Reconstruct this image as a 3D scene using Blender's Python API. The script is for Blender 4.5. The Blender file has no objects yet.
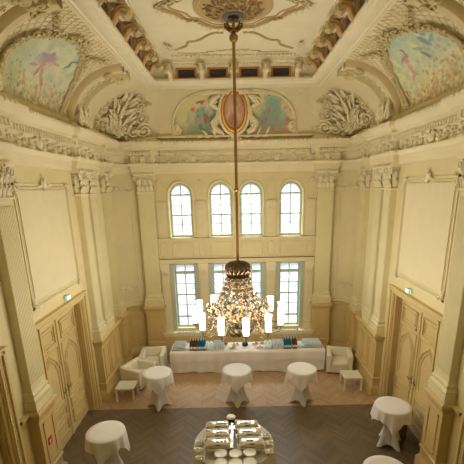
import bpy, bmesh, math, random
from math import sin, cos, pi, radians
from mathutils import Vector
R = random.Random(7)
SC = bpy.context.scene
COL = SC.collection

# ------------------------------------------------------------------ helpers
def lin(c):
    c = c / 255.0
    return c / 12.92 if c <= 0.04045 else ((c + 0.055) / 1.055) ** 2.4
def rgb(*c): return (lin(c[0]), lin(c[1]), lin(c[2]), 1)

def nodes(name):
    m = bpy.data.materials.new(name); m.use_nodes = True
    return m, m.node_tree.nodes, m.node_tree.links, m.node_tree.nodes['Principled BSDF']

def mat(name, col, rough=.6, metal=0, var=.06, vscale=3, bump=0, bscale=60, spec=.4, emit=None, estr=0, trans=0, wear=None):
    m, n, l, b = nodes(name)
    b.inputs['Roughness'].default_value = rough
    b.inputs['Metallic'].default_value = metal
    b.inputs['Specular IOR Level'].default_value = spec
    if trans: b.inputs['Transmission Weight'].default_value = trans
    tc = n.new('ShaderNodeTexCoord')
    nz = n.new('ShaderNodeTexNoise'); nz.inputs['Scale'].default_value = vscale; nz.inputs['Detail'].default_value = 4
    l.new(tc.outputs['Object'], nz.inputs['Vector'])
    mx = n.new('ShaderNodeMix'); mx.data_type = 'RGBA'
    c = rgb(*col)
    mx.inputs[6].default_value = tuple(x * (1 - var) for x in c[:3]) + (1,)
    mx.inputs[7].default_value = tuple(min(1, x * (1 + var)) for x in c[:3]) + (1,)
    l.new(nz.outputs['Fac'], mx.inputs[0])
    l.new(mx.outputs[2], b.inputs['Base Color'])
    if bump:
        n2 = n.new('ShaderNodeTexNoise'); n2.inputs['Scale'].default_value = bscale
        l.new(tc.outputs['Object'], n2.inputs['Vector'])
        bp = n.new('ShaderNodeBump'); bp.inputs['Strength'].default_value = bump; bp.inputs['Distance'].default_value = .01
        l.new(n2.outputs['Fac'], bp.inputs['Height']); l.new(bp.outputs['Normal'], b.inputs['Normal'])
    if emit:
        b.inputs['Emission Color'].default_value = rgb(*emit); b.inputs['Emission Strength'].default_value = estr
    return m

M = {}
M['wall'] = mat('wall_paint', (228, 215, 168), .7, bump=.1)
M['panel'] = mat('panel_paint', (232, 221, 182), .65, bump=.1)
M['cream'] = mat('pilaster_paint', (228, 218, 172), .55)
M['dado'] = mat('dado_paint', (214, 188, 126), .45, var=.08)
M['door'] = mat('door_paint', (220, 197, 138), .4, var=.08)
M['orn'] = mat('stucco', (240, 229, 194), .6, bump=.4, bscale=40)
M['ornd'] = mat('stucco_aged', (216, 200, 152), .6, var=.15, vscale=6, bump=.4, bscale=40)
M['rib'] = mat('rib_paint', (228, 211, 166), .55)
M['ceil'] = mat('ceiling_paint', (240, 232, 204), .7)
M['ceilm'] = mat('ceiling_moulding', (196, 172, 124), .6)
M['ochre'] = mat('ochre_paint', (196, 140, 72), .5)
M['gold'] = mat('gilt', (196, 140, 60), .38, metal=.8)
M['bronze'] = mat('aged_bronze', (128, 104, 74), .4, metal=.7, var=.3, vscale=20)
M['brass'] = mat('antique_brass', (142, 120, 84), .5, metal=.6, var=.2, vscale=30)
M['rodm'] = mat('rod_brass', (172, 140, 84), .4, metal=.75)
M['crys'] = mat('crystal', (122, 124, 124), .25, metal=.35, spec=.6, var=.2, vscale=60)
M['wframe'] = mat('window_paint', (186, 196, 178), .5)
M['cloth'] = mat('white_cloth', (240, 236, 232), .85, bump=.15, bscale=120, spec=.15)
M['skirt'] = mat('stretch_cloth', (222, 216, 212), .8, spec=.15)
M['buffet'] = mat('buffet_cloth', (234, 228, 222), .85, bump=.15, bscale=90, spec=.15)
M['round'] = mat('round_cloth', (226, 218, 202), .85, spec=.15)
M['chair'] = mat('white_leather', (236, 228, 206), .45)
M['lack'] = mat('white_lacquer', (232, 226, 204), .35)
M['chrome'] = mat('chrome', (225, 222, 214), .12, metal=1, var=.03)
M['steel'] = mat('brushed_steel', (190, 184, 168), .25, metal=1)
M['china'] = mat('china', (232, 228, 204), .25)
M['dark'] = mat('dark_metal', (60, 54, 46), .35, metal=.5)
M['cup'] = mat('white_cup', (224, 232, 232), .25)
M['tray'] = mat('glass_rack', (205, 224, 230), .4)
M['bottleb'] = mat('blue_bottle', (20, 120, 165), .2)
M['bottler'] = mat('amber_bottle', (112, 74, 40), .2)
M['label'] = mat('paper_label', (225, 215, 190), .7)
M['food'] = mat('pastry', (190, 130, 80), .7, var=.4, vscale=60)
M['red'] = mat('red_petals', (200, 60, 60), .6)
M['green'] = mat('green_leaves', (90, 125, 60), .6)
M['redsign'] = mat('red_sign', (200, 30, 36), .5)
M['white'] = mat('white_plastic', (232, 232, 228), .5)
M['exit'] = mat('exit_lit', (190, 240, 232), .4, emit=(190, 240, 232), estr=.7)
M['exitg'] = mat('exit_green', (30, 150, 120), .4, emit=(30, 150, 120), estr=.6)
M['lamp'] = mat('lit_glass', (255, 245, 225), .4, emit=(255, 243, 222), estr=2.5)
M['brown'] = mat('brown_bag', (120, 84, 56), .7)

def glass():
    m, n, l, b = nodes('window_glass')
    out = n['Material Output']; n.remove(b)
    t = n.new('ShaderNodeBsdfTransparent'); t.inputs[0].default_value = (.93, .96, .97, 1)
    g = n.new('ShaderNodeBsdfGlossy'); g.inputs['Roughness'].default_value = .15
    d = n.new('ShaderNodeBsdfTranslucent'); d.inputs[0].default_value = (.9, .94, .96, 1)
    nz = n.new('ShaderNodeTexNoise'); nz.inputs['Scale'].default_value = 3
    tc = n.new('ShaderNodeTexCoord'); l.new(tc.outputs['Object'], nz.inputs['Vector'])
    mr = n.new('ShaderNodeMapRange'); mr.inputs['From Min'].default_value = .35; mr.inputs['From Max'].default_value = .7
    mr.inputs['To Min'].default_value = .05; mr.inputs['To Max'].default_value = .35
    l.new(nz.outputs['Fac'], mr.inputs['Value'])
    a = n.new('ShaderNodeMixShader'); l.new(mr.outputs[0], a.inputs[0]); l.new(t.outputs[0], a.inputs[1]); l.new(d.outputs[0], a.inputs[2])
    c = n.new('ShaderNodeMixShader'); c.inputs[0].default_value = .06; l.new(a.outputs[0], c.inputs[1]); l.new(g.outputs[0], c.inputs[2])
    l.new(c.outputs[0], out.inputs['Surface'])
    return m
M['glass'] = glass()

def attr_mat(name, rough=.6):
    m, n, l, b = nodes(name)
    a = n.new('ShaderNodeVertexColor'); a.layer_name = 'paint'
    nz = n.new('ShaderNodeTexNoise'); nz.inputs['Scale'].default_value = 14; nz.inputs['Detail'].default_value = 6
    tc = n.new('ShaderNodeTexCoord'); l.new(tc.outputs['Object'], nz.inputs['Vector'])
    mr = n.new('ShaderNodeMapRange'); mr.inputs['To Min'].default_value = .95; mr.inputs['To Max'].default_value = 1.35
    l.new(nz.outputs['Fac'], mr.inputs['Value'])
    v = n.new('ShaderNodeVectorMath'); v.operation = 'SCALE'
    l.new(a.outputs['Color'], v.inputs[0]); l.new(mr.outputs[0], v.inputs['Scale'])
    l.new(v.outputs[0], b.inputs['Base Color']); b.inputs['Roughness'].default_value = rough
    return m
M['mural'] = attr_mat('fresco')

def parquet():
    m, n, l, b = nodes('herringbone_parquet')
    tc = n.new('ShaderNodeTexCoord'); sp = n.new('ShaderNodeSeparateXYZ'); l.new(tc.outputs['Object'], sp.inputs[0])
    def ma(op, a, c=None, d=None):
        k = n.new('ShaderNodeMath'); k.operation = op
        for i, v in enumerate((a, c, d)):
            if v is None: continue
            if isinstance(v, (int, float)): k.inputs[i].default_value = v
            else: l.new(v, k.inputs[i])
        return k.outputs[0]
    # zigzag rows: x folded into a triangle wave tilts the planks left and right
    W = .38
    X, Y = sp.outputs[0], sp.outputs[1]
    tri = ma('PINGPONG', X, W)
    v = ma('ADD', ma('MULTIPLY', Y, 1.0), tri)
    row = ma('FLOOR', ma('DIVIDE', v, .105))
    colm = ma('FLOOR', ma('DIVIDE', X, W))
    fr = ma('FRACT', ma('DIVIDE', v, .105))
    edge = ma('LESS_THAN', fr, .07)
    fx = ma('FRACT', ma('DIVIDE', X, W)); edge2 = ma('LESS_THAN', fx, .02)
    e = ma('MAXIMUM', edge, edge2)
    cb = n.new('ShaderNodeCombineXYZ'); l.new(row, cb.inputs[0]); l.new(colm, cb.inputs[1])
    wn = n.new('ShaderNodeTexWhiteNoise'); wn.noise_dimensions = '2D'; l.new(cb.outputs[0], wn.inputs['Vector'])
    nz = n.new('ShaderNodeTexNoise'); nz.inputs['Scale'].default_value = 2.2; nz.inputs['Detail'].default_value = 5
    l.new(tc.outputs['Object'], nz.inputs['Vector'])
    def ramp(c0, c1):
        k = n.new('ShaderNodeMix'); k.data_type = 'RGBA'; k.inputs[6].default_value = rgb(*c0); k.inputs[7].default_value = rgb(*c1)
        l.new(ma('ADD', ma('MULTIPLY', wn.outputs['Value'], .6), ma('MULTIPLY', nz.outputs['Fac'], .4)), k.inputs[0]); return k.outputs[2]
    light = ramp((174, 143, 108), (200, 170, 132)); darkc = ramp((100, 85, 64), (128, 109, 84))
    # darker parquet tone in front of the lighter strip by the windows
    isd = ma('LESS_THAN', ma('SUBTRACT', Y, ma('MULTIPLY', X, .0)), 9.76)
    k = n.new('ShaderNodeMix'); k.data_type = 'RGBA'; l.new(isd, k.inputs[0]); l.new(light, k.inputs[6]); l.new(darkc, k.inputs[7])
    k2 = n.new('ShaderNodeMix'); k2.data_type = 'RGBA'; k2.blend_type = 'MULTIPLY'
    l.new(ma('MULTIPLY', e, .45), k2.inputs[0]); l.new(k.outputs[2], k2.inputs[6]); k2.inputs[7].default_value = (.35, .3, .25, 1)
    l.new(k2.outputs[2], b.inputs['Base Color'])
    b.inputs['Roughness'].default_value = .38; b.inputs['Specular IOR Level'].default_value = .35
    return m
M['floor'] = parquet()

class MB:
    def __init__(s): s.v = []; s.f = []; s.T = None
    def add(s, vs, fs):
        o = len(s.v); T = s.T
        s.v += [tuple(T(p)) if T else tuple(p) for p in vs]
        s.f += [tuple(i + o for i in f) for f in fs]
    def box(s, x0, x1, y0, y1, z0, z1):
        s.add([(x0, y0, z0), (x1, y0, z0), (x1, y1, z0), (x0, y1, z0), (x0, y0, z1), (x1, y0, z1), (x1, y1, z1), (x0, y1, z1)],
              [(0, 3, 2, 1), (4, 5, 6, 7), (0, 1, 5, 4), (1, 2, 6, 5), (2, 3, 7, 6), (3, 0, 4, 7)])
        return s
    def tube(s, pts, r, n=6, flat=None, nrm=None, closed=False):
        # round tube, or a flattened ribbon when flat (thickness factor) is given
        P = [Vector(p) for p in pts]; k = len(P)
        rr = r if isinstance(r, (list, tuple)) else [r] * k
        vs = []; up = Vector(nrm) if nrm else None; prev = None
        for i, p in enumerate(P):
            if closed: t = P[(i + 1) % k] - P[i - 1]
            else: t = P[min(i + 1, k - 1)] - P[max(i - 1, 0)]
            if t.length < 1e-9: t = Vector((0, 0, 1))
            t.normalize()
            a = up if up else (prev if prev else (Vector((0, 0, 1)) if abs(t.z) < .9 else Vector((1, 0, 0))))
            b = a - t * a.dot(t)
            if b.length < 1e-5: b = t.orthogonal()
            b.normalize(); prev = b
            c = t.cross(b)
            fl = flat if flat else 1
            for j in range(n):
                w = 2 * pi * (j + .5) / n
                vs.append(p + b * (rr[i] * fl * cos(w)) + c * (rr[i] * sin(w)))
        fs = []
        for i in range(k if closed else k - 1):
            for j in range(n):
                a0 = i * n + j; a1 = i * n + (j + 1) % n; b0 = ((i + 1) % k) * n + j; b1 = ((i + 1) % k) * n + (j + 1) % n
                fs.append((a0, a1, b1, b0))
        if not closed: fs += [tuple(range(n - 1, -1, -1)), tuple((k - 1) * n + j for j in range(n))]
        s.add(vs, fs); return s
    def lathe(s, prof, n=24, c=(0, 0, 0), rfun=None):
        vs = []; m = len(prof)
        for i in range(n):
            a = 2 * pi * i / n
            for q, (r, z) in enumerate(prof):
                rr = rfun(r, z, a) if rfun else r
                vs.append((c[0] + rr * cos(a), c[1] + rr * sin(a), c[2] + z))
        fs = []
        for i in range(n):
            for q in range(m - 1):
                fs.append((i * m + q, ((i + 1) % n) * m + q, ((i + 1) % n) * m + q + 1, i * m + q + 1))
        for q in (0, m - 1):
            if prof[q][0] > 1e-4:
                fs.append(tuple(i * m + q for i in (range(n) if q else range(n - 1, -1, -1))))
        s.add(vs, fs); return s
    def ball(s, c, r, n=8, m=5):
        if isinstance(r, (int, float)): r = (r, r, r)
        vs = [(c[0], c[1], c[2] - r[2])]
        for i in range(1, m):
            b = -pi / 2 + pi * i / m
            for j in range(n):
                a = 2 * pi * j / n
                vs.append((c[0] + r[0] * cos(b) * cos(a), c[1] + r[1] * cos(b) * sin(a), c[2] + r[2] * sin(b)))
        vs.append((c[0], c[1], c[2] + r[2])); L = len(vs) - 1
        fs = []
        for j in range(n):
            k = (j + 1) % n
            fs.append((0, 1 + k, 1 + j)); fs.append((L, L - n + j, L - n + k))
            for i in range(m - 2): fs.append((1 + i * n + j, 1 + i * n + k, 1 + (i + 1) * n + k, 1 + (i + 1) * n + j))
        s.add(vs, fs); return s
    def sweep(s, path, prof, closed=False):
        # plan path (x,y); profile of (offset to the right of travel, z)
        P = [Vector((p[0], p[1])) for p in path]; k = len(P); vs = []
        for i in range(k):
            def nr(a, b):
                d = (b - a).normalized(); return Vector((d.y, -d.x))
            if closed: n1, n2 = nr(P[i - 1], P[i]), nr(P[i], P[(i + 1) % k])
            else:
                n1 = nr(P[i - 1], P[i]) if i else nr(P[0], P[1])
                n2 = nr(P[i], P[i + 1]) if i < k - 1 else nr(P[-2], P[-1])
            mm = (n1 + n2)
            mm = mm / max(.3, (1 + n1.dot(n2)))
            for d, z in prof: vs.append((P[i].x + mm.x * d, P[i].y + mm.y * d, z))
        m = len(prof); fs = []
        for i in range(k if closed else k - 1):
            for q in range(m - 1):
                a = i * m + q; b = ((i + 1) % k) * m + q
                fs.append((a, b, b + 1, a + 1))
        s.add(vs, fs); return s
    def loft(s, rings, closed=False):
        m = len(rings[0]); vs = [p for r in rings for p in r]; fs = []
        for i in range(len(rings) - 1):
            for q in range(m if closed else m - 1):
                a = i * m + q; b = i * m + (q + 1) % m
                fs.append((a, b, b + m, a + m))
        s.add(vs, fs); return s
    def prism(s, poly, z0, z1):
        k = len(poly)
        s.add([(x, y, z0) for x, y in poly] + [(x, y, z1) for x, y in poly],
              [tuple(range(k - 1, -1, -1)), tuple(range(k, 2 * k))] + [(i, (i + 1) % k, (i + 1) % k + k, i + k) for i in range(k)]); return s
    def build(s, name, m, parent=None, smooth=35, world=False, bevel=0):
        me = bpy.data.meshes.new(name)
        if world and parent is not None:
            L = parent.location; s.v = [(a - L.x, b - L.y, c - L.z) for a, b, c in s.v]
        me.from_pydata(s.v, [], s.f)
        bm = bmesh.new(); bm.from_mesh(me)
        bmesh.ops.remove_doubles(bm, verts=bm.verts, dist=1e-5)
        bmesh.ops.recalc_face_normals(bm, faces=bm.faces)
        bm.to_mesh(me); bm.free()
        if smooth:
            me.shade_smooth(); me.set_sharp_from_angle(angle=radians(smooth))
        me.materials.append(m if not isinstance(m, str) else M[m])
        o = bpy.data.objects.new(name, me); COL.objects.link(o)
        if parent is not None: o.parent = parent
        if bevel:
            b = o.modifiers.new('bevel', 'BEVEL'); b.width = bevel; b.segments = 3; b.limit_method = 'ANGLE'
        return o

def empty(name, loc=(0, 0, 0), rz=0):
    o = bpy.data.objects.new(name, None); COL.objects.link(o); o.location = loc; o.rotation_euler = (0, 0, rz); o.empty_display_size = .1
    return o
def tag(o, label=None, cat=None, group=None, kind=None):
    if label: o['label'] = label
    if cat: o['category'] = cat
    if group: o['group'] = group
    if kind: o['kind'] = kind
    return o
def struct(o, label): return tag(o, label, o.name.split('_')[0].split('.')[0], kind='structure')
def dup(o, loc=None, rz=None, label=None, parent=None):
    c = o.copy(); COL.objects.link(c)
    if parent is not None: c.parent = parent
    else:
        if loc is not None: c.location = loc
        if rz is not None: c.rotation_euler = (0, 0, rz)
        if label: c['label'] = label
    for ch in list(o.children): dup(ch, parent=c)
    return c

# ornament primitives, drawn in a plane (a, d, b): a along, d out of the surface, b up
def spiral(mb, a, b, r, turns=1.4, th=.02, start=0, sgn=1, d=.02, n=16):
    pts = []; rr = []
    for i in range(n + 1):
        t = i / n; q = start + sgn * turns * 2 * pi * t; k = r * (1 - t) ** .8 + r * .08
        pts.append((a + k * cos(q), d + th * .5 * t, b + k * sin(q))); rr.append(th * (1 - .35 * t))
    mb.tube(pts, rr, 5); mb.ball((a, d + th * .5, b), th * 1.3, 6, 4)
def leaf(mb, a, b, ang, L, w, d=.01, curl=.5, lift=.05):
    pts = []; rr = []; prof = (.35, .8, 1, .85, .55, .12); q = ang
    x, y = a, b; k = len(prof)
    for i in range(k):
        t = i / (k - 1); pts.append((x, d + lift * sin(t * pi * .8), y)); rr.append(w * prof[i])
        x += cos(q) * L / k; y += sin(q) * L / k; q += curl / k
    mb.tube(pts, rr, 6, flat=.35, nrm=(0, 1, 0))
def leaf3(mb, a, b, ang, L, w, **k):
    leaf(mb, a, b, ang, L, w, **k); leaf(mb, a, b, ang + .6, L * .7, w * .8, **k); leaf(mb, a, b, ang - .6, L * .7, w * .8, **k)
def rosette(mb, a, b, r, d=.02, n=6):
    for i in range(n):
        q = 2 * pi * i / n; mb.ball((a + r * .6 * cos(q), d, b + r * .6 * sin(q)), (r * .36, r * .25, r * .36), 6, 4)
    mb.ball((a, d + r * .2, b), r * .35, 6, 4)

# ------------------------------------------------------------------ room data
WX = 4.2; YB = 13.7; YN = -2.0
PIL = [(6.45, 7.0), (10.25, 10.75), (10.92, 11.42), (12.38, 12.86)]

def corner(s, off=0, x=4.2, y0=12.98, xx=3.45, y=13.7, n=8):
    # rounded corner between side wall and window wall
    rx = x - xx; ry = y - y0
    return [(s * (xx + (rx - off) * cos(t)), y0 + (ry - off) * sin(t)) for t in [pi / 2 * i / n for i in range(n + 1)]]

# ---- floor
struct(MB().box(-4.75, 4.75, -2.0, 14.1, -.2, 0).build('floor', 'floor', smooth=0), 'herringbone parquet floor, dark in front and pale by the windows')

# ---- side walls with door openings
def side_wall(s, name):
    mb = MB()
    def bx(y0, y1, z0, z1): mb.box(min(s * WX, s * 4.75), max(s * WX, s * 4.75), y0, y1, z0, z1)
    ops = [(3.75, 6.0), (7.5, 9.8)]
    bx(YN, ops[0][0], 0, 7.7); bx(ops[0][1], ops[1][0], 0, 7.7); bx(ops[1][1], 13.0, 0, 7.7)
    for a, b in ops: bx(a, b, 3.32, 7.7)
    # rounded corner panel wall
    P = corner(s); c = MB()
    c.prism(P + [(s * 3.45, 13.74), (s * 4.24, 13.74), (s * 4.24, 12.98)], 0, 7.7)
    struct(c.build('wall_corner_left' if s < 0 else 'wall_corner_right', 'wall'), 'rounded %s corner wall between side wall and windows' % ('left' if s < 0 else 'right'))
    o = mb.build(name, 'wall')
    return struct(o, 'cream painted panelled wall on the %s of the hall' % ('left' if s < 0 else 'right'))
side_wall(-1, 'wall_left'); side_wall(1, 'wall_right')

struct(MB().box(-4.75, 4.75, -2.3, -2.0, 0, 9.1).build('wall_front', 'wall', smooth=0), 'plain cream wall behind the viewer, unseen, added to keep out front light')  # unseen end wall, added to stop world light entering behind the camera
# ---- back wall with eight window openings
UW = [(-2.32, -1.52), (-.93, -.13), (.13, .93), (1.52, 2.32)]
mb = MB()
Y0, Y1 = YB, YB + .4
cols = [(-4.2, UW[0][0])] + [(UW[i][1], UW[i + 1][0]) for i in range(3)] + [(UW[3][1], 4.2)]
for a, b in cols: mb.box(a, b, Y0, Y1, 0, 7.75)
for a, b in UW:
    mb.box(a, b, Y0, Y1, 0, 1.0); mb.box(a, b, Y0, Y1, 3.47, 4.42); mb.box(a, b, Y0, Y1, 6.4, 7.75)
    c = (a + b) / 2; r = (b - a) / 2; K = 16
    arc = [(c - r * cos(pi * i / K), 5.85 + r * 1.08 * sin(pi * i / K)) for i in range(K + 1)]
    rings = [[(x, Y0, z), (x, Y0, 6.4), (x, Y1, 6.4), (x, Y1, z)] for x, z in arc]
    mb.loft(rings, closed=True)
struct(mb.build('wall_back', 'wall'), 'cream window wall at the far end of the hall')

# ---- windows
def window(i, a, b, z0, zs, arched, label):
    w = empty('window_%d' % i, ((a + b) / 2, YB + .2, z0)); struct(w, label); w['category'] = 'window'
    c = 0; r = (b - a) / 2; H = zs - z0
    fr = MB(); f = .075
    if arched:
        K = 18
        out = [(-r, 0)] + [(-r * cos(pi * k / K), H + r * 1.08 * sin(pi * k / K)) for k in range(K + 1)] + [(r, 0)]
        q = r - f
        inn = [(-q, f)] + [(-q * cos(pi * k / K), H + q * 1.08 * sin(pi * k / K)) for k in range(K + 1)] + [(q, f)]
    else:
        q = r - f; out = [(-r, 0), (-r, H), (r, H), (r, 0)]; inn = [(-q, f), (-q, H - f), (q, H - f), (q, f)]
    rings = [[(o[0], -.03, o[1]), (n_[0], -.03, n_[1]), (n_[0], .06, n_[1]), (o[0], .06, o[1])] for o, n_ in zip(out, inn)]
    rings.append(rings[0]); fr.loft(rings, closed=True)
    top = H + r * 1.08 if arched else H
    fr.box(-.018, .018, -.02, .04, 0, top - f * .6)
    if arched: hs = [(.46, .008), (.77, .022), (1.11, .008), (1.46, .024)]
    else: hs = [(.42, .03), (.88, .008), (1.28, .022), (1.7, .009), (2.12, .05)]
    for z, t in hs: fr.box(-r + .02, r - .02, -.025 if t > .02 else 0, .04, z - t, z + t)
    if not arched:
        for a_, b_ in ((-r - .11, -r + .02), (r - .02, r + .11)): fr.box(a_, b_, -.235, -.02, -.02, H + .02)
        fr.box(-r - .11, r + .11, -.235, -.02, H - .01, H + .03)
    fr.build('window_frame', 'wframe', w)
    g = MB()
    if arched:
        arc = [(-q * cos(pi * k / 18), H + q * 1.08 * sin(pi * k / 18)) for k in range(19)]
        rings = [[(x, .01, 0), (x, .01, z), (x, .02, z), (x, .02, 0)] for x, z in arc]; g.loft(rings, closed=True)
    else: g.box(-q, q, .01, .02, f, H - f)
    g.build('window_pane', 'glass', w, smooth=0)
pos = ['leftmost', 'second from left', 'third from left', 'rightmost']
for i, (a, b) in enumerate(UW): window(i + 1, a, b, 4.42, 5.85, True, 'round-arched upper window, %s of four' % pos[i])
for i, (a, b) in enumerate(UW): window(i + 5, a, b, 1.0, 3.47, False, 'tall rectangular lower window above the buffet, %s of four' % pos[i])

# ---- trims of the window wall: bands, strips, panels
T = [0]
def trim(mb, m, label, smooth=35):
    T[0] += 1
    return struct(mb.build('trim_%d' % T[0], m, smooth=smooth), label)
def back(p): return (p[0], YB - p[1], p[2])          # (along, out, up) on the window wall
mb = MB(); mb.T = back
def pframe(mb, a0, a1, b0, b1, t=.03, d=.03, out=0):
    mb.box(a0, a1, out, out + d, b0, b0 + t); mb.box(a0, a1, out, out + d, b1 - t, b1)
    mb.box(a0, a0 + t, out, out + d, b0, b1); mb.box(a1 - t, a1, out, out + d, b0, b1)
def rframe(mb, a0, a1, b0, b1, r=.1, t=.018, out=.0):
    pts = []
    for cx, cz, q in ((a1 - r, b1 - r, 0), (a0 + r, b1 - r, 1), (a0 + r, b0 + r, 2), (a1 - r, b0 + r, 3)):
        for k in range(5):
            an = (q + k / 4) * pi / 2; pts.append((cx + r * cos(an), out + .005, cz + r * sin(an)))
    mb.tube(pts, t, 6, closed=True)
strips = [(-2.78, -2.44), (-1.40, -1.05), (-.12, .12), (1.05, 1.40), (2.44, 2.78)]
mb.box(-2.78, 2.78, 0, .10, 3.5, 3.66); mb.box(-2.78, 2.78, 0, .16, 3.61, 3.66)
mb.box(-2.78, 2.78, 0, .07, 4.3, 4.4); mb.box(-2.78, 2.78, 0, .12, 4.36, 4.4)
for a, b in strips:
    if b - a > .3: rframe(mb, a + .06, b - .06, 3.72, 4.24, .12)
for a, b in UW: rframe(mb, a + .02, b - .02, 3.72, 4.24, .1)
trim(mb, 'wall', 'moulded band with rounded panels between the two window rows')
mb = MB(); mb.T = back
for a, b in strips:
    n = b - a < .3
    # upper strip with impost and round-headed panel
    mb.box(a + .03, b - .03, 0, .05, 4.4, 5.55); mb.box(a, b, 0, .10, 5.52, 5.6); mb.box(a + .02, b - .02, 0, .075, 5.6, 5.66)
    if not n:
        pframe(mb, a + .1, b - .1, 4.5, 5.42, .02, .02, .05)
        c = (a + b) / 2
        pts = [(c - .12, .01, 5.75)] + [(c - .12 * cos(pi * k / 8), .01, 6.25 + .1 * sin(pi * k / 8)) for k in range(9)] + [(c + .12, .01, 5.75)]
        mb.tube(pts, .014, 5, closed=True)
        for sg in (-1, 1):
            spiral(mb, c + sg * .07, 5.38, .035, 1, .01, pi / 2, sg, .06, 8); spiral(mb, c + sg * .07, 4.52, .04, 1, .01, -pi / 2, -sg, .06, 8)
        leaf3(mb, c, 6.3, pi / 2, .12, .025)
    # lower strip with small capital
    mb.box(a + .03, b - .03, 0, .06, 1.05, 3.3); mb.box(a, b, 0, .12, 3.3, 3.5); mb.box(a, b, 0, .10, .9, 1.1)
    if not n:
        pframe(mb, a + .09, b - .09, 1.2, 3.1, .02, .02, .06)
        for sg in (-1, 1): spiral(mb, (a + b) / 2 + sg * .07, 3.16, .045, 1, .012, pi / 2, sg, .07, 8)
        leaf3(mb, (a + b) / 2, 3.16, -pi / 2, .14, .03, d=.06)
for a, b in UW:      # arch hood mouldings
    c = (a + b) / 2; r = (b - a) / 2 + .035
    mb.tube([(c - r, .02, 4.45)] + [(c - r * cos(pi * k / 16), .02, 5.85 + r * 1.08 * sin(pi * k / 16)) for k in range(17)] + [(c + r, .02, 4.45)], .03, 6)
trim(mb, 'panel', 'shallow strips and arch mouldings between the windows')
mb = MB(); mb.T = back
mb.box(-2.8, 2.8, 0, .32, .86, .92); mb.box(-2.78, 2.78, 0, .3, .78, .86)
trim(mb, 'panel', 'pale window sill shelf running behind the buffet')
mb = MB(); mb.T = back
mb.box(-2.78, 2.78, 0, .28, 0, .78)
for k in range(8):
    a = -2.78 + k * .695; pframe(mb, a + .06, a + .63, .12, .7, .03, .025, .28)
for a, b in UW:    # heating grilles let into the sill shelf
    pass
trim(mb, 'dado', 'brown panelling under the window sill')
for k, (a, b) in enumerate(UW):
    g = MB(); g.T = back
    for q in range(12): g.box(a + .08 + q * .055, a + .11 + q * .055, .1, .28, .92, .935)
    g.box(a + .05, b - .05, .09, .11, .92, .94); g.box(a + .05, b - .05, .28, .3, .92, .94)
    tag(g.build('sill_grille', 'steel', smooth=0), 'grey heating grille in the sill below the %s lower window' % pos[k].replace(' from left', '-from-left'), 'grille', 'grilles in the window sill')

# ------------------------------------------------------------------ wall outline used by entablature, dado and base
def outline(wall, pil, bw, bp, yn=YN, near=True):
    L = [(-wall, yn)]
    for a, b in ((6.58, 7.18), (10.28, 11.65), (12.38, 12.97)):
        L += [(-wall, a), (-pil, a), (-pil, b), (-wall, b)]
    L += corner(-1, off=4.2 - wall)[1:]
    L += [(-3.42, bw), (-3.42, bp), (-2.7, bp), (-2.7, bw)]
    Rr = [(-x, y) for x, y in L[::-1]]
    return L + Rr
# entablature
def clean(p):
    o = [p[0]]
    for q in p[1:]:
        if abs(q[0] - o[-1][0]) + abs(q[1] - o[-1][1]) > 1e-3: o.append(q)
    return o
OUT = clean(outline(4.17, 4.03, 13.67, 13.49))
mb = MB()
mb.sweep(OUT, [(-.05, 6.58), (.03, 6.58), (.03, 6.68), (.06, 6.68), (.06, 6.80), (.09, 6.82), (.13, 6.87), (.13, 6.90), (.04, 6.90), (.04, 7.14),
               (.08, 7.16), (.12, 7.18), (.12, 7.26), (.22, 7.30), (.22, 7.37), (.27, 7.40), (.33, 7.44), (.36, 7.5), (.36, 7.54), (.30, 7.56), (.18, 7.62), (.12, 7.7), (-.1, 7.7)])
trim(mb, 'orn', 'deep moulded cornice running round the hall')
# dentils and bead row following the cornice
def walk(path, step, off, y_min=3.5):
    for (x0, y0), (x1, y1) in zip(path[:-1], path[1:]):
        L = math.hypot(x1 - x0, y1 - y0)
        if L < .15: continue
        dx, dy = (x1 - x0) / L, (y1 - y0) / L; nx, ny = dy, -dx
        n = max(1, int(L / step))
        for k in range(n):
            t = (k + .5) * L / n
            yield x0 + dx * t + nx * off, y0 + dy * t + ny * off, (dx, dy), (nx, ny), L / n
mb = MB()
for x, y, d, n_, st in walk(OUT, .1, .12):
    if y < 4: continue
    mb.T = lambda p: (x + d[0] * p[0] + n_[0] * p[1], y + d[1] * p[0] + n_[1] * p[1], p[2])
    mb.box(-.03, .03, 0, .09, 7.18, 7.27)
for x, y, d, n_, st in walk(OUT, .12, .31):
    if y < 4: continue
    mb.T = lambda p: (x + d[0] * p[0] + n_[0] * p[1], y + d[1] * p[0] + n_[1] * p[1], p[2])
    mb.ball((0, .04, 7.53), (.045, .045, .045), 6, 4)
trim(mb, 'orn', 'rows of dentils and beads on the cornice')
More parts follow.
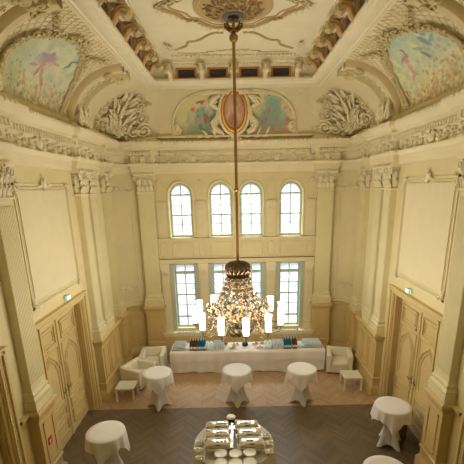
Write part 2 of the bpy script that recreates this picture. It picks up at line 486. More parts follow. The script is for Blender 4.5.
# frieze scrollwork
mb = MB(); kk = 0
for x, y, d, n_, st in walk(OUT, .24, .04):
    if y < 4: continue
    kk += 1; sg = 1 if kk % 2 else -1
    mb.T = lambda p: (x + d[0] * p[0] + n_[0] * p[1], y + d[1] * p[0] + n_[1] * p[1], p[2])
    spiral(mb, 0, 7.02 + sg * .015, .095, 1.4, .022, pi * (0 if sg > 0 else 1), sg, .02, 11)
    leaf(mb, .06, 7.02 - sg * .07, -sg * .5, .15, .034, d=.02, lift=.08); leaf(mb, -.06, 7.02 + sg * .06, pi - sg * .6, .13, .03, d=.02, lift=.08)
    leaf(mb, .0, 7.02, sg * pi / 2, .1, .024, lift=.04)
    if kk % 3 == 0: rosette(mb, .1, 7.02, .04, .03, 5)
for s in (-1, 1):
    for yy in (8.65, 5.0):
        mb.T = lambda p, s=s, yy=yy: (s * (4.13 - p[1]), yy + p[0], p[2])
        mb.ball((0, .03, 7.05), (.12, .05, .13), 8, 5); spiral(mb, -.13, 7.1, .07, 1.2, .02, 0, 1, .05); spiral(mb, .13, 7.1, .07, 1.2, .02, pi, -1, .05); leaf3(mb, 0, 7.1, pi / 2, .16, .04, d=.05)
for xx in (-3.06, 0, 3.06, -1.4, 1.4):
    dd = .06 if abs(xx) > 3 else .0
    mb.T = lambda p, xx=xx, dd=dd: (xx + p[0], (13.43 if abs(xx) > 3 else 13.63) - p[1], p[2])
    mb.ball((0, .02, 7.03), (.09, .04, .12), 8, 5); spiral(mb, -.1, 7.1, .05, 1.2, .016, 0, 1, .04); spiral(mb, .1, 7.1, .05, 1.2, .016, pi, -1, .04)
trim(mb, 'orn', 'scrolling leaf relief along the frieze')
# dado rail + baseboards along side walls and corner
def dado(s):
    P = corner(s, off=0)
    segs = [[(s * 4.2, -2.0), (s * 4.2, 3.4)], [(s * 4.2, 6.26), (s * 4.2, 6.5)], [(s * 4.2, 7.2), (s * 4.2, 7.25)], [(s * 4.2, 10.1), (s * 4.2, 10.2)], [(s * 4.2, 12.08), (s * 4.2, 12.34)],
            [(s * 4.2, 12.9)] + P]
    a = MB(); b = MB(); sg = 1 if s < 0 else -1
    for p in segs:
        a.sweep(p, [(0, 1.78), (sg * .04, 1.78), (sg * .05, 1.86), (sg * .1, 1.9), (sg * .11, 1.95), (0, 1.96)])
        a.sweep(p, [(sg * .012, .25), (sg * .012, 1.78)])
        b.sweep(p, [(0, 0), (sg * .06, 0), (sg * .06, .22), (sg * .04, .26), (sg * .03, .32), (0, .33)])
    # panel frames on the rounded corner
    Pn = corner(s, off=.02, n=8)
    for z in (.45, .62, 1.65): a.tube([(x, y, z) for x, y in Pn[1:-1]], .014, 5)
    for k in (1, 4, 7):
        x, y = Pn[k]; a.tube([(x, y, .62), (x, y, 1.65)], .014, 5)
    trim(a, 'dado', 'ochre dado panelling on the %s wall' % ('left' if s < 0 else 'right'))
    o = b.build('baseboard_left' if s < 0 else 'baseboard_right', 'dado'); struct(o, 'ochre skirting along the %s wall' % ('left' if s < 0 else 'right'))
dado(-1); dado(1)
# frames + trophy on the rounded corner wall above the dado
for s in (-1, 1):
    mb = MB(); Pn = corner(s, off=.02, n=8)
    for k in (1, 7):
        x, y = Pn[k]; mb.tube([(x, y, 2.15), (x, y, 5.9)], .018, 5)
    mb.tube([(x, y, 2.15) for x, y in Pn[1:-1]], .018, 5)
    for zc, sc in ((6.12, 1), (2.6, 1)):
        def Tc(p, s=s):
            t = pi / 4 + p[0] / .74
            return (s * (3.45 + (.75 - p[1]) * cos(t)), 12.98 + (.72 - p[1]) * sin(t), p[2])
        mb.T = Tc
        for k in range(6):
            sg = 1 if k % 2 else -1; a = (k - 2.5) * .15; zz = zc - .25 * abs(a) * (1 if zc > 4 else -1)
            spiral(mb, a, zz, .075 * sc, 1.4, .018, k, sg, .02, 14)
            leaf3(mb, a, zz, -pi / 2 + sg * .7 if zc > 4 else pi / 2 + sg * .7, .15, .028, d=.02)
            leaf(mb, a + .05, zz, k * 1.3, .18, .022, d=.02)
        mb.T = None
    trim(mb, 'orn', 'stucco frame and leaf sprays on the rounded %s corner' % ('left' if s < 0 else 'right'))

# ------------------------------------------------------------------ pilasters
def around(w, d): return [(w / 2, .001), (w / 2, d), (-w / 2, d), (-w / 2, .001)]
def capital_mb(w, d, H=.62):
    mb = MB(); f = .07
    # bell flaring upward
    mb.sweep(around(w - .04, d - .02), [(-.02, 0), (0, 0), (.01, .3), (.05, .5), (.06, H - .06), (-.1, H - .06)])
    mb.sweep(around(w, d), [(0, 0), (.03, .01), (.03, .04), (0, .05)])
    def acan(a, z, L, ww, dd):
        # acanthus leaf: curved blade, two side lobes, curled tip
        mb.tube([(a, dd, z), (a, dd + .03, z + L * .4), (a, dd + .045, z + L * .75), (a, dd + .09, z + L), (a, dd + .12, z + L * .93)], [ww * .75, ww, ww * .9, ww * .7, ww * .3], 6, flat=.3, nrm=(0, 1, 0))
        for sg in (-1, 1): mb.tube([(a + sg * ww * .4, dd, z), (a + sg * ww * 1.0, dd + .03, z + L * .5), (a + sg * ww * 1.15, dd + .07, z + L * .72)], [ww * .4, ww * .4, ww * .15], 5, flat=.4, nrm=(0, 1, 0))
        mb.tube([(a, dd + .03, z), (a, dd + .06, z + L * .6), (a, dd + .1, z + L * .95)], .008, 4)
    for k in range(4): acan(-w / 2 + w * (k + .5) / 4, .04, .2, .052, d - .01)
    for k in range(3): acan(-w / 2 + w * (k + .5) / 3, .2, .24, .06, d + .0)
    keep = mb.T
    for sg in (-1, 1):
        mb.T = lambda p, sg=sg: (sg * (w / 2 - .02 + p[1]), d * .5 + p[0], p[2])
        acan(-.02, .04, .2, .05, 0); acan(.0, .2, .24, .055, .01)
        mb.T = keep
        spiral(mb, sg * (w / 2 - .01), H - .15, .1, 1.6, .026, pi / 2, -sg, d + .05, 16)
        spiral(mb, sg * .09, H - .14, .06, 1.4, .018, pi / 2, sg, d + .04, 12)
        leaf(mb, sg * .1, .36, pi / 2 - sg * .5, .22, .03, d=d + .02)
        mb.T = lambda p, sg=sg: (sg * (w / 2 + .05 + p[1]), d - .04 + p[0], p[2])
        spiral(mb, -.02, H - .15, .085, 1.5, .022, pi / 2, 1, .0, 14)
        mb.T = keep
    rosette(mb, 0, H - .05, .08, d + .1, 6)
    mb.sweep(around(w, d), [(0, H - .07), (.08, H - .06), (.1, H - .035), (.1, H), (-.1, H)])
    mb.box(-w / 2, w / 2, 0, d, H - .02, H)
    return mb
def pilaster(w, d, fluted, loc, rz, label, grp, pedestal=True, group_ped=None):
    r = empty('pilaster', loc, rz); tag(r, label, 'pilaster', grp)
    if pedestal: ped(w, d).build('pedestal', 'dado', r)
    b = MB(); Z = 1.97
    b.sweep(around(w, d), [(-.02, Z), (.075, Z), (.075, Z + .17), (.06, Z + .175), (.07, Z + .22), (.05, Z + .26), (.03, Z + .28), (.045, Z + .32), (.035, Z + .36), (.012, Z + .38), (0, Z + .43), (-.02, Z + .43)])
    b.box(-w / 2, w / 2, 0, d, Z, Z + .42); b.build('pilaster_base', 'cream', r)
    sh = MB(); z0, z1 = Z + .42, 5.96
    if fluted:
        sh.box(-w / 2, w / 2, 0, d, z0, z1); n = 9; uw = (w - .06) / n
        for k in range(n + 1):
            a = -w / 2 + .03 + k * uw; sh.box(a - .009, a + .009, d, d + .006, z0 + .12, z1 - .1)
        sh.box(-w / 2 + .02, w / 2 - .02, d, d + .006, z0 + .1, z0 + .12); sh.box(-w / 2 + .02, w / 2 - .02, d, d + .006, z1 - .12, z1 - .1)
    else:
        sh.box(-w / 2, w / 2, 0, d, z0, z1)
        if w > .45: 
            pframe(sh, -w / 2 + .05, w / 2 - .05, z0 + .15, z1 - .15, .014, .008, d)
    sh.build('shaft', 'cream', r, smooth=20)
    capital_mb(w, d).build('capital', 'orn', r).location = (0, 0, 5.96)
    return r
def ped(w, d, panels=1):
    p = MB()
    p.sweep(around(w, d), [(-.02, 0), (.12, 0), (.12, .22), (.10, .26), (.07, .3), (.06, .34), (.06, .36), (.055, 1.72), (.07, 1.74), (.08, 1.8), (.11, 1.85), (.135, 1.88), (.135, 1.94), (.1, 1.97), (-.1, 1.975)])
    p.box(-w / 2, w / 2, 0, d + .05, 0, 1.97)
    p.sweep(around(w, d), [(.055, .5), (.085, .51), (.085, .56), (.055, .58)])
    for k in range(panels):
        a = -w / 2 + w * k / panels; b = -w / 2 + w * (k + 1) / panels
        pframe(p, a + .06, b - .06, .68, 1.62, .03, .02, d + .055)
    return p
D = .16
for s, side in ((-1, 'left'), (1, 'right')):
    rz = -pi / 2 if s < 0 else pi / 2
    def P(y0, y1, fl, lab, grp, pd=True, w=None): return pilaster(y1 - y0, D, fl, (s * WX, (y0 + y1) / 2, 0), rz, lab, grp, pd)
    P(6.64, 7.16, True, 'fluted cream pilaster on the near %s wall, on its own ochre pedestal' % side, None)
    a = P(10.36, 10.86, False, 'nearer pilaster of the coupled pair beside the %s double door' % side, None, False)
    P(11.04, 11.54, False, 'farther pilaster of the coupled pair beyond the %s double door' % side, None, False)
    # shared pedestal
    r = empty('pilaster_pedestal', (s * WX, 11.14, 0), rz); tag(r, 'long ochre pedestal under the coupled pilasters on the %s wall' % side, 'pedestal')
    ped(1.6, D, 3).build('pedestal_block', 'dado', r)
    mb = MB(); mb.box(min(s * 4.2, s * 4.08), max(s * 4.2, s * 4.08), 11.6, 12.0, 1.98, 6.58)
    trim(mb, 'cream', 'plain pilaster strip beyond the coupled pair on the %s wall' % side)
    P(12.45, 12.93, False, 'narrow pilaster at the rounded %s corner' % side, None)
    pilaster(.54, .2, False, (s * 3.06, YB, 0), pi, 'tall plain pilaster on the window wall, %s of the windows' % side, None)

# ------------------------------------------------------------------ doors
def door(n, s, y0, y1, label, handles=True):
    r = empty('door_%d' % n, (s * WX, (y0 + y1) / 2, 0)); struct(r, label); r['category'] = 'door'
    def Tm(p): return (-s * p[1], p[0], p[2])        # (along y, out into room, up)
    w = (y1 - y0) / 2; H = 3.32
    f = MB(); f.T = Tm
    for a, b, d in ((0, .22, .04), (.02, .06, .07), (.1, .12, .055), (.16, .22, .08)):
        f.box(-w - b, -w - a, 0, d, 0, H + a); f.box(w + a, w + b, 0, d, 0, H + a); f.box(-w - b, w + b, 0, d, H + a * .4, H + b * .4 + .02)
    f.box(-w - .25, w + .25, 0, .07, H + .10, H + .125); f.box(-w - .27, w + .27, 0, .115, H + .15, H + .185); f.box(-w - .24, w + .24, 0, .04, H + .12, H + .15)
    # reveals
    for sg in (-1, 1):
        f.box(min(sg * w, sg * (w - .03)), max(sg * w, sg * (w - .03)), -.2, .0, 0, H)
        for d in (-.15, -.08, -.02): f.box(min(sg * w, sg * (w - .05)), max(sg * w, sg * (w - .05)), d - .015, d + .015, 0, H)
    f.box(-w, w, -.2, 0, H - .03, H)
    f.box(-w - .24, w + .24, 0, .0001, 0, .0001)
    f.build('door_frame', 'door', r)
    for sg in (-1, 1):
        l = MB(); l.T = Tm
        a0, a1 = (0.006, w - .03) if sg > 0 else (-(w - .03), -.006)
        l.box(a0, a1, -.24, -.18, .01, H - .03)
        m0, m1 = a0 + .14, a1 - .14; o = -.18; c = (m0 + m1) / 2
        for (b0, b1) in ((.28, .62),): 
            pframe(l, m0, m1, b0, b1, .03, .03, o); l.box(m0 + .08, m1 - .08, o, o + .02, b0 + .1, b1 - .1)
        pframe(l, m0, m1, .72, .95, .025, .025, o)
        # tall panel with pointed head
        pts = [(m0, o, 1.1), (m0, o, 2.02), (m0 + .09, o, 2.1), (m0 + .12, o, 2.2), (c, o, 2.44), (m1 - .12, o, 2.2), (m1 - .09, o, 2.1), (m1, o, 2.02), (m1, o, 1.1)]
        l.tube([(x, o + .01, z) for x, _, z in pts], .028, 5, closed=True)
        l.tube([(c + (x - c) * .72, o + .006, 1.76 + (z - 1.76) * .86) for x, _, z in pts], .014, 5, closed=True)
        pframe(l, m0 - .04, m1 + .04, 1.02, 2.52, .016, .02, o)
        pframe(l, m0, m1, 2.62, 3.08, .03, .03, o); pframe(l, m0 + .09, m1 - .09, 2.71, 2.99, .02, .02, o)
        rosette(l, c, 2.35 + .22, .03, o + .01, 5)
        if sg > 0: l.box(-.03, .035, o, o + .025, .01, H - .03)
        lf = l.build('door_leaf', 'door', r)
        h = MB(); h.T = Tm; hx = sg * .09
        h.box(hx - .02, hx + .02, o, o + .012, 1.2, 1.42)
        h.tube([(hx, o, 1.34), (hx, o + .06, 1.34), (hx + sg * .03, o + .07, 1.34), (hx + sg * .14, o + .06, 1.33)], .011, 6)
        h.ball((hx, o + .02, 1.25), .012, 6, 4)
        h.build('door_handle', 'bronze', lf)
door(1, -1, 7.5, 9.8, 'closed ochre double door in the left wall'); door(2, 1, 7.5, 9.8, 'closed ochre double door in the right wall')
door(3, -1, 3.75, 6.0, 'nearer double door cut by the left edge of the view'); door(4, 1, 3.75, 6.0, 'nearer double door cut by the right edge of the view')

# wall panels above the doors
for s, side in ((-1, 'left'), (1, 'right')):
    for y0, y1, lab in ((7.48, 9.94, 'large rectangular wall panel above the %s double door'), (3.6, 6.1, 'large rectangular wall panel above the nearest %s door')):
        r = empty('wall_panel', (s * WX, (y0 + y1) / 2, 3.75)); tag(r, lab % side, 'wall panel')
        def Tm(p, s=s): return (-s * p[1], p[0], p[2])
        w = (y1 - y0) / 2; f = MB(); f.T = Tm; H = 2.5
        pframe(f, -w, w, 0, H, .05, .022, 0); pframe(f, -w + .07, w - .07, .07, H - .07, .02, .02, 0)
        f.build('panel_frame', 'cream', r)
        b = MB(); b.T = Tm; b.box(-w + .15, w - .15, 0, .012, .15, H - .15); pframe(b, -w + .13, w - .13, .13, H - .13, .018, .022, 0); b.build('panel_field', 'panel', r)
        for ca, cb, sx, sz in ((-w, H, 1, -1), (w, H, -1, -1), (-w, 0, 1, 1), (w, 0, -1, 1)):
            g = MB(); g.T = Tm
            spiral(g, ca + sx * .07, cb + sz * .07, .06, 1.3, .016, 0, sx * sz, .04, 12); spiral(g, ca + sx * .16, cb + sz * .03, .04, 1.2, .012, 0, sx, .03, 10)
            leaf(g, ca + sx * .02, cb + sz * .1, sz * pi / 2, .22, .028, d=.03); leaf(g, ca + sx * .1, cb + sz * .02, 0 if sx > 0 else pi, .2, .026, d=.03)
            g.build('corner_ornament', 'orn', r)
        g = MB(); g.T = Tm
        g.ball((0, .03, H), (.09, .05, .12), 8, 5); rosette(g, 0, H - .12, .05, .05); leaf3(g, 0, H + .04, pi / 2, .15, .035, d=.03)
        for sg in (-1, 1): spiral(g, sg * .12, H - .02, .06, 1.3, .018, pi / 2, sg, .04, 12); leaf(g, sg * .12, H - .04, 0 if sg > 0 else pi, .18, .025, d=.02)
        g.build('crest_ornament', 'orn', r)

# ------------------------------------------------------------------ cove, ribs, beam, ceiling
AX, BX, AY, BY, Z0, HH = 4.1, 2.55, 13.5, 12.62, 7.66, 1.29
def cx_(t): return BX + (AX - BX) * cos(t)
def cz_(t): return Z0 + HH * sin(t)
mb = MB(); rings = []; NT = 16
for i in range(NT + 1):
    t = pi / 2 * i / NT; X = cx_(t); Y = BY + (AY - BY) * cos(t); r = .55 * cos(t) + .001
    L = [(-X, -2.0, cz_(t)), (-X, 5, cz_(t)), (-X, 8, cz_(t)), (-X, 11, cz_(t))]
    L += [(-X + r - r * cos(a), Y - r + r * sin(a), cz_(t)) for a in [pi / 2 * k / 6 for k in range(7)]]
    rings.append(L + [(-x, y, z) for x, y, z in L[::-1]])
mb.loft(rings)
struct(mb.build('ceiling', 'orn'), 'coved cream vault round the coffered ceiling'); 
def cove(s, y, t, d=0):
    # point on the side cove, d = distance out of the surface into the room
    nx, nz = -cos(t) * HH, -sin(t) * (AX - BX); L = math.hypot(nx, nz)
    return (s * (cx_(t) + nx / L * d), y, cz_(t) + nz / L * d)
def bcove(x, t, d=0):
    ny, nz = -cos(t) * HH, -sin(t) * (AY - BY); L = math.hypot(ny, nz)
    return (x, BY + (AY - BY) * cos(t) + ny / L * d, cz_(t) + nz / L * d)
# ledge below the cove
# ribs (transverse arches across the cove)
for s, side in ((-1, 'left'), (1, 'right')):
    for far in (True, False):
        r = empty('cove_rib', (s * 4.0, 10.8 if far else 6.5, 7.7))
        tag(r, 'banded arch rib on the %s cove, %s the painted panel' % (side, 'beyond' if far else 'nearer the viewer than'), 'arch rib')
        def yy(y): return y if far else 17.3 - y
        for nm, a, b, d, m in (('outer_band', 10.26, 10.5, .17, 'rib'), ('middle_band', 10.56, 10.86, .09, 'orn'), ('inner_band', 10.9, 11.06, .2, 'cream')):
            k = MB(); rg = []
            for i in range(15):
                t = .0 + 1.5 * i / 14; c = (a + b) / 2; h = (b - a) / 2
                rg.append([cove(s, yy(c + h * q), t, dd) for q, dd in ((-1, -.03), (-1, d * .55), (-.7, d * .9), (0, d), (.7, d * .9), (1, d * .55), (1, -.03))])
            k.loft(rg); k.build(nm, m, r, world=True)
        for i in range(9):
            k = MB(); k.T = lambda p: cove(s, yy(10.72 + p[0]), p[2], .1 + p[1])
            rosette(k, 0, .15 + i * .14, .05, .02, 5); k.build('rosette', 'orn', r, world=True)
        k = MB()
        for yc, rr_ in ((10.42, .15), (10.75, .13), (11.0, .15)):
            k.T = lambda p: (s * (3.92 - p[1]), yy(yc) + p[0], 7.78 + p[2])
            spiral(k, 0, 0, rr_, 1.7, .045, 0, 1, .12, 18); leaf3(k, 0, .1, pi / 2, .3, .07, d=.1)
            k.ball((0, 0, 0), (rr_ * .8, .14, rr_ * .8), 8, 5)
        k.build('foot_scroll', 'orn', r, world=True)
        k = MB(); k.T = lambda p: cove(s, yy(10.55 + p[0]), 1.25 + p[2] * .9, .12 + p[1])
        for i in range(4): spiral(k, -.2 + .2 * i, .1 * (i % 2), .1, 1.4, .03, i, 1 if i % 2 else -1, .05); leaf3(k, -.2 + .2 * i, .05, -pi / 2 + i * .5, .2, .045, d=.04)
        k.build('crown_ornament', 'ornd', r, world=True)
# lattice on the coves
def wmural(t):
    T_ = [(.07, 1.12), (.3, 1.27), (.55, 1.3), (.8, 1.16), (1.0, .9), (1.12, .62), (1.2, .3), (1.24, .1)]
    if t <= T_[0][0]: return T_[0][1]
    for (a, x), (b, y) in zip(T_[:-1], T_[1:]):
        if t <= b: return x + (y - x) * (t - a) / (b - a)
    return 0
for s, side in ((-1, 'left'), (1, 'right')):
    mb = MB()
    for sg in (-1, 1):
        for k in range(-14, 24):
            pts = []
            for i in range(30):
                t = .1 + 1.4 * i / 29; y = 7.2 + k * .15 + sg * (t * 1.1) + (0 if sg > 0 else 1.0)
                if 7.05 < y < 10.25 and abs(y - 8.65) > wmural(t) + .02: pts.append(cove(s, y, t, .008))
                else:
                    if len(pts) > 1: mb.tube(pts, .009, 4)
                    pts = []
            if len(pts) > 1: mb.tube(pts, .009, 4)
    trim(mb, 'orn', 'trellis relief round the painted panel on the %s cove' % side)
mb = MB()
for sg in (-1, 1):
    for k in range(-30, 42):
        pts = []
        for i in range(14):
            t = .12 + 1.3 * i / 13; x = k * .1 + sg * t * .8
            zz = .0
            if abs(x) < 2.7 - t * .3 and not (abs(x) < 2.05 * math.sqrt(max(0, 1 - (t / 1.35) ** 2.2))): pts.append(bcove(x, t, .006))
            else:
                if len(pts) > 1: mb.tube(pts, .006, 4)
                pts = []
        if len(pts) > 1: mb.tube(pts, .006, 4)
trim(mb, 'orn', 'fine trellis relief on the cove above the windows')
# string moulding on top of cornice
mb = MB(); mb.sweep([(-4.1, -2.0), (-4.1, 12.95), (-3.95, 13.35), (-3.55, 13.5), (3.55, 13.5), (3.95, 13.35), (4.1, 12.95), (4.1, -2.0)], [(-.05, 7.66), (.1, 7.66), (.11, 7.72), (.06, 7.75), (.03, 7.79), (-.05, 7.79)])
trim(mb, 'rib', 'plain string moulding at the foot of the coves')

# beam ring round the coffer
def ring(mb, X, ya, yb, prof):      # closed loop, offsets point outward
    mb.sweep([(-X, ya), (-X, yb), (X, yb), (X, ya)][::-1], prof, closed=True)
BI, YI0, YI1 = 2.2, 5.3, 12.0
mb = MB()
path = [(-BI, YI0), (-BI, YI1), (BI, YI1), (BI, YI0)]
def rect_ring(mb, pts):             # pts: list of (half width, y near, y far, z)
    mb.loft([[(-x, a, z), (-x, b, z), (x, b, z), (x, a, z)] for x, a, b, z in pts], closed=True)
rect_ring(mb, [(2.62, 4.7, 12.7, 9.0), (2.58, 4.72, 12.66, 8.93), (2.54, 4.76, 12.62, 8.9), (2.50, 4.8, 12.56, 8.92), (2.47, 4.83, 12.52, 8.9), (2.30, 5.15, 12.16, 8.9), (2.28, 5.18, 12.12, 8.93), (2.24, 5.22, 12.06, 8.93), (2.2, 5.3, 12.0, 8.97), (2.2, 5.3, 12.0, 9.02), (2.28, 5.2, 12.08, 9.02), (2.28, 5.2, 12.08, 9.4)])
trim(mb, 'ceil', 'moulded beam framing the coffered ceiling')
struct(MB().box(-2.62, 2.62, -2.0, 4.72, 8.95, 9.1).build('ceiling', 'ceil'), 'plain gallery ceiling in front of the coffer, unseen, added to cut front light')  # out of view, added over the near end to reduce light from the front
mb = MB()
rect_ring(mb, [(2.28, 5.2, 12.08, 9.30), (2.1, 5.4, 11.88, 9.31), (2.08, 5.42, 11.86, 9.36), (2.02, 5.48, 11.8, 9.38), (2.0, 5.5, 11.78, 9.44), (1.9, 5.6, 11.68, 9.46), (0.01, 8.6, 8.7, 9.46)])
o = mb.build('ceiling', 'ceil'); struct(o, 'flat cream ceiling field inside the coffer')
# egg-and-dart teeth
mb = MB()
for sX in (-1, 1):
    for k in range(72): mb.ball((sX * 2.09, 5.45 + k * .09, 9.335), (.03, .032, .035), 6, 4)
for k in range(120): mb.ball((-2.03 + k * .09, 11.87, 9.335), (.032, .03, .035), 6, 4); 
for k in range(60): mb.ball((-1.92 + k * .065, 11.72, 9.45), (.022, .022, .022), 5, 4)
for sX in (-1, 1):
    for k in range(95): mb.ball((sX * 1.95, 5.6 + k * .065, 9.45), (.022, .022, .022), 5, 4)
trim(mb, 'orn', 'egg moulding round the ceiling field')

# corbels + painted panels between them
def corbel(cm_='orn', k=1.0):
    r = empty('ceiling_corbel'); b = MB()
    pts = [(0, .0, -.3), (0, .05, -.31), (0, .10, -.25), (0, .13, -.16), (0, .2, -.08), (0, .29, -.06), (0, .35, -.1), (0, .36, -.17), (0, .31, -.21), (0, .27, -.17)]
    rad = [.055, .06, .065, .07, .075, .08, .08, .07, .06, .05]
    b.T = lambda p: (p[0], p[1] * k, p[2])
    b.tube(pts, rad, 10, flat=.5, nrm=(0, 1, 0)) if False else b.tube(pts, rad, 8)
    b.box(-.09, .09, 0, .34, -.03, .03); b.box(-.1, .1, 0, .06, -.33, .03)
    b.tube([(-.1, .31, -.15), (.1, .31, -.15)], .07, 10)
    b.build('console', cm_, r)
    for sg in (-1, 1):
        g = MB(); g.T = lambda p: (p[0], p[1] * k, p[2])
        g.tube([(sg * .07, .03, -.29), (sg * .075, .1, -.25), (sg * .08, .15, -.16), (sg * .085, .24, -.1), (sg * .085, .33, -.09)], .022, 6); g.build('ochre_edge', 'ochre', r)
        v = MB(); v.T = lambda p: (p[1], p[0] * k, p[2]); spiral(v, .31, -.15, .085, 1.4, .022, pi / 2, -1, sg * .1, 12); v.build('volute', 'ornd', r)
    return r
pm = mat('painted_dark_panel', (70, 64, 70), .6, var=.9, vscale=16); pb = mat('painted_blue_panel', (84, 100, 118), .5, var=.5, vscale=12)
def cpanel(bl):
    r = empty('coffer_panel'); f = MB(); w = .28
    for a in ((-w, w, 0, .05, -.01, .04), (-w, w, 0, .05, .24, .29), (-w, -w + .05, 0, .05, -.01, .29), (w - .05, w, 0, .05, -.01, .29)): f.box(*a)
    f.build('frame', 'ochre', r); g = MB(); g.box(-w + .04, w - .04, 0, .02, .03, .25); g.build('painted_field', bl, r)
    return r
M['tan'] = mat('ochre_console', (214, 190, 146), .55)
c0 = corbel(); cS = corbel('tan'); p0 = cpanel(pm); pS = cpanel(pb)
cn = 0; first = [True, True, True, True]
def put(o, idx, loc, rz, label, cat, grp):
    if first[idx]:
        first[idx] = False; x = o; x.location = loc; x.rotation_euler = (0, 0, rz)
    else: x = dup(o, loc, rz)
    tag(x, label, cat, grp); return x
ordn = ['first', 'second', 'third', 'fourth', 'fifth', 'sixth', 'seventh', 'eighth', 'ninth']
fx = [-1.32, -.44, .44, 1.32]
for k, x in enumerate((-.88, 0, .88, -1.76, 1.76)):
    lab = ['scrolled corbel on the far ceiling beam, left of the chandelier rod', 'scrolled corbel on the far ceiling beam behind the chandelier rod', 'scrolled corbel on the far ceiling beam, right of the chandelier rod', 'scrolled corbel at the far left coffer corner', 'scrolled corbel at the far right coffer corner'][k]
    put(c0, 0, (x, 12.08, 9.32), pi, lab, 'corbel', 'corbels round the coffered ceiling')
for k, x in enumerate(fx):
    put(p0, 1, (x, 12.09, 9.02), pi, 'ochre-framed dark painted panel, %s from left on the far ceiling beam' % ordn[k], 'painted panel', 'painted panels on the far beam')
for s, side in ((-1, 'left'), (1, 'right')):
    rz = -pi / 2 if s < 0 else pi / 2
    for k in range(7):
        y = 11.4 - k * .8
        if y < 6: break
        put(cS, 3, (s * 2.28, y, 9.32), rz, 'scrolled corbel on the %s ceiling beam, %s from the window end' % (side, ordn[k]), 'corbel', 'corbels round the coffered ceiling')
    for k in range(7):
        y = 11.0 - k * .8
        if y < 6: break
        put(pS, 2, (s * 2.28, y, 9.02), rz, 'blue-grey painted panel between corbels of the %s ceiling beam, %s from the window end' % (side, ordn[k]), 'painted panel', 'painted panels on the side beams')

# ceiling relief mouldings (cartouche lines)
def cl(mb, pts, r, n=6, closed=False, z=9.46):
    P = [Vector((p[0], p[1], z)) for p in pts]
    S = []
    k = len(P)
    for i in range(k - (0 if closed else 1)):       # Catmull-Rom
        a, b, c, d = P[(i - 1) % k if closed or i else 0], P[i], P[(i + 1) % k], P[(i + 2) % k if closed or i < k - 2 else k - 1]
        for q in range(6):
            t = q / 6
            S.append(.5 * ((2 * b) + (-a + c) * t + (2 * a - 5 * b + 4 * c - d) * t * t + (-a + 3 * b - 3 * c + d) * t ** 3))
    if not closed: S.append(P[-1])
    mb.tube(S, r, n, closed=closed, nrm=(0, 0, 1)); return S
YC = 8.7
CEIL = {'lines': []}
#CEILLINES
mb = MB()
outer = [(-.22, 10.02), (-.42, 10.02), (-.59, 10.16), (-.74, 10.36), (-.9, 10.5), (-1.08, 10.56), (-1.16, 10.82), (-1.5, 11.1)]
S1 = cl(mb, outer, .034); cl(mb, [(-x, y) for x, y in outer], .034)
inner = [(0, 9.78), (-.2, 9.7), (-.42, 9.68), (-.58, 9.55), (-.76, 9.34), (-.98, 9.26), (-1.1, 9.02), (-1.3, 8.85), (-1.42, 8.7)]
full = inner + [(x, 17.4 - y) for x, y in inner[::-1][1:]]
full = full + [(-x, y) for x, y in full[::-1][1:-1]]
cl(mb, full, .05, closed=True); cl(mb, [(x * 1.07, YC + (y - YC) * 1.08) for x, y in full], .022, closed=True)
cl(mb, [(x * .88, YC + (y - YC) * .88) for x, y in full], .022, closed=True)
cl(mb, [(-1.45, 11.35), (-.7, 11.35), (-.6, 11.25), (.6, 11.25), (.7, 11.35), (1.45, 11.35)], .018)
trim(mb, 'ceilm', 'curving cartouche mouldings on the ceiling field')
mb = MB(); mb.T = lambda p: (p[0], p[2], 9.455 - p[1])
for i in range(len(full)):
    x, y = full[i]; x2, y2 = full[(i + 1) % len(full)]
    for q in (0, .5):
        xx, yq = x + (x2 - x) * q, y + (y2 - y) * q; f = 1.035
        spiral(mb, xx * f, YC + (yq - YC) * f, .06, 1.3, .014, i, 1, .015, 9); leaf(mb, xx * f, YC + (yq - YC) * f, i * 1.3, .16, .03, d=.01)
for k in range(34):
    x = -1.6 + k * .097; spiral(mb, x, 11.52, .05, 1.2, .012, k, 1 if k % 2 else -1, .01, 8); leaf(mb, x, 11.52, k, .1, .02, d=.01)
for s in (-1, 1):
    for k in range(5): spiral(mb, s * (.05 + k * .09), 11.15 + .03 * (k % 2), .06, 1.2, .014, k, s, .02, 8)
    for k in range(6): leaf3(mb, s * 1.62, 11.0 - k * .06, s * .3 - pi / 2 * (k % 2), .2, .03, d=.01)
trim(mb, 'orn', 'stucco leaf sprays along the ceiling mouldings')

# ceiling rosette
r = empty('ceiling_rosette', (0, YC, 9.46)); tag(r, 'carved brown and gilt rosette the chandelier rod hangs from', 'ceiling rosette')
b = MB(); b.lathe([(.78, .0), (.78, -.03), (.72, -.05), (.66, -.03), (.6, -.05), (.45, -.1), (.3, -.15), (.17, -.19), (.01, -.19)], 40); b.build('rosette_dish', 'ceilm', r)
b = MB()
for k in range(16):
    q = 2 * pi * k / 16
    b.T = lambda p: ((p[2]) * cos(q) - p[0] * sin(q), p[2] * sin(q) + p[0] * cos(q), -.03 - p[1] - max(0, (.62 - p[2])) * .28)
    sg = 1 if k % 2 else -1
    spiral(b, 0, .5, .085, 1.4, .02, pi / 2, sg, .02, 14); spiral(b, .03 * sg, .33, .055, 1.3, .016, -pi / 2, -sg, .02, 12); leaf3(b, 0, .22, pi / 2, .18, .03, d=.01); leaf(b, .08, .3, pi / 2, .3, .02, d=.01)
b.build('pierced_scrolls', mat('gilt_umber', (168, 138, 92), .5), r)
b = MB(); b.lathe([(.2, -.17), (.22, -.19), (.19, -.22), (.15, -.2), (.13, -.2)], 30); b.build('mount_ring', 'crys', r)
b = MB(); b.lathe([(.12, -.18), (.1, -.235), (.03, -.24)], 20); b.build('mount_cup', 'dark', r)

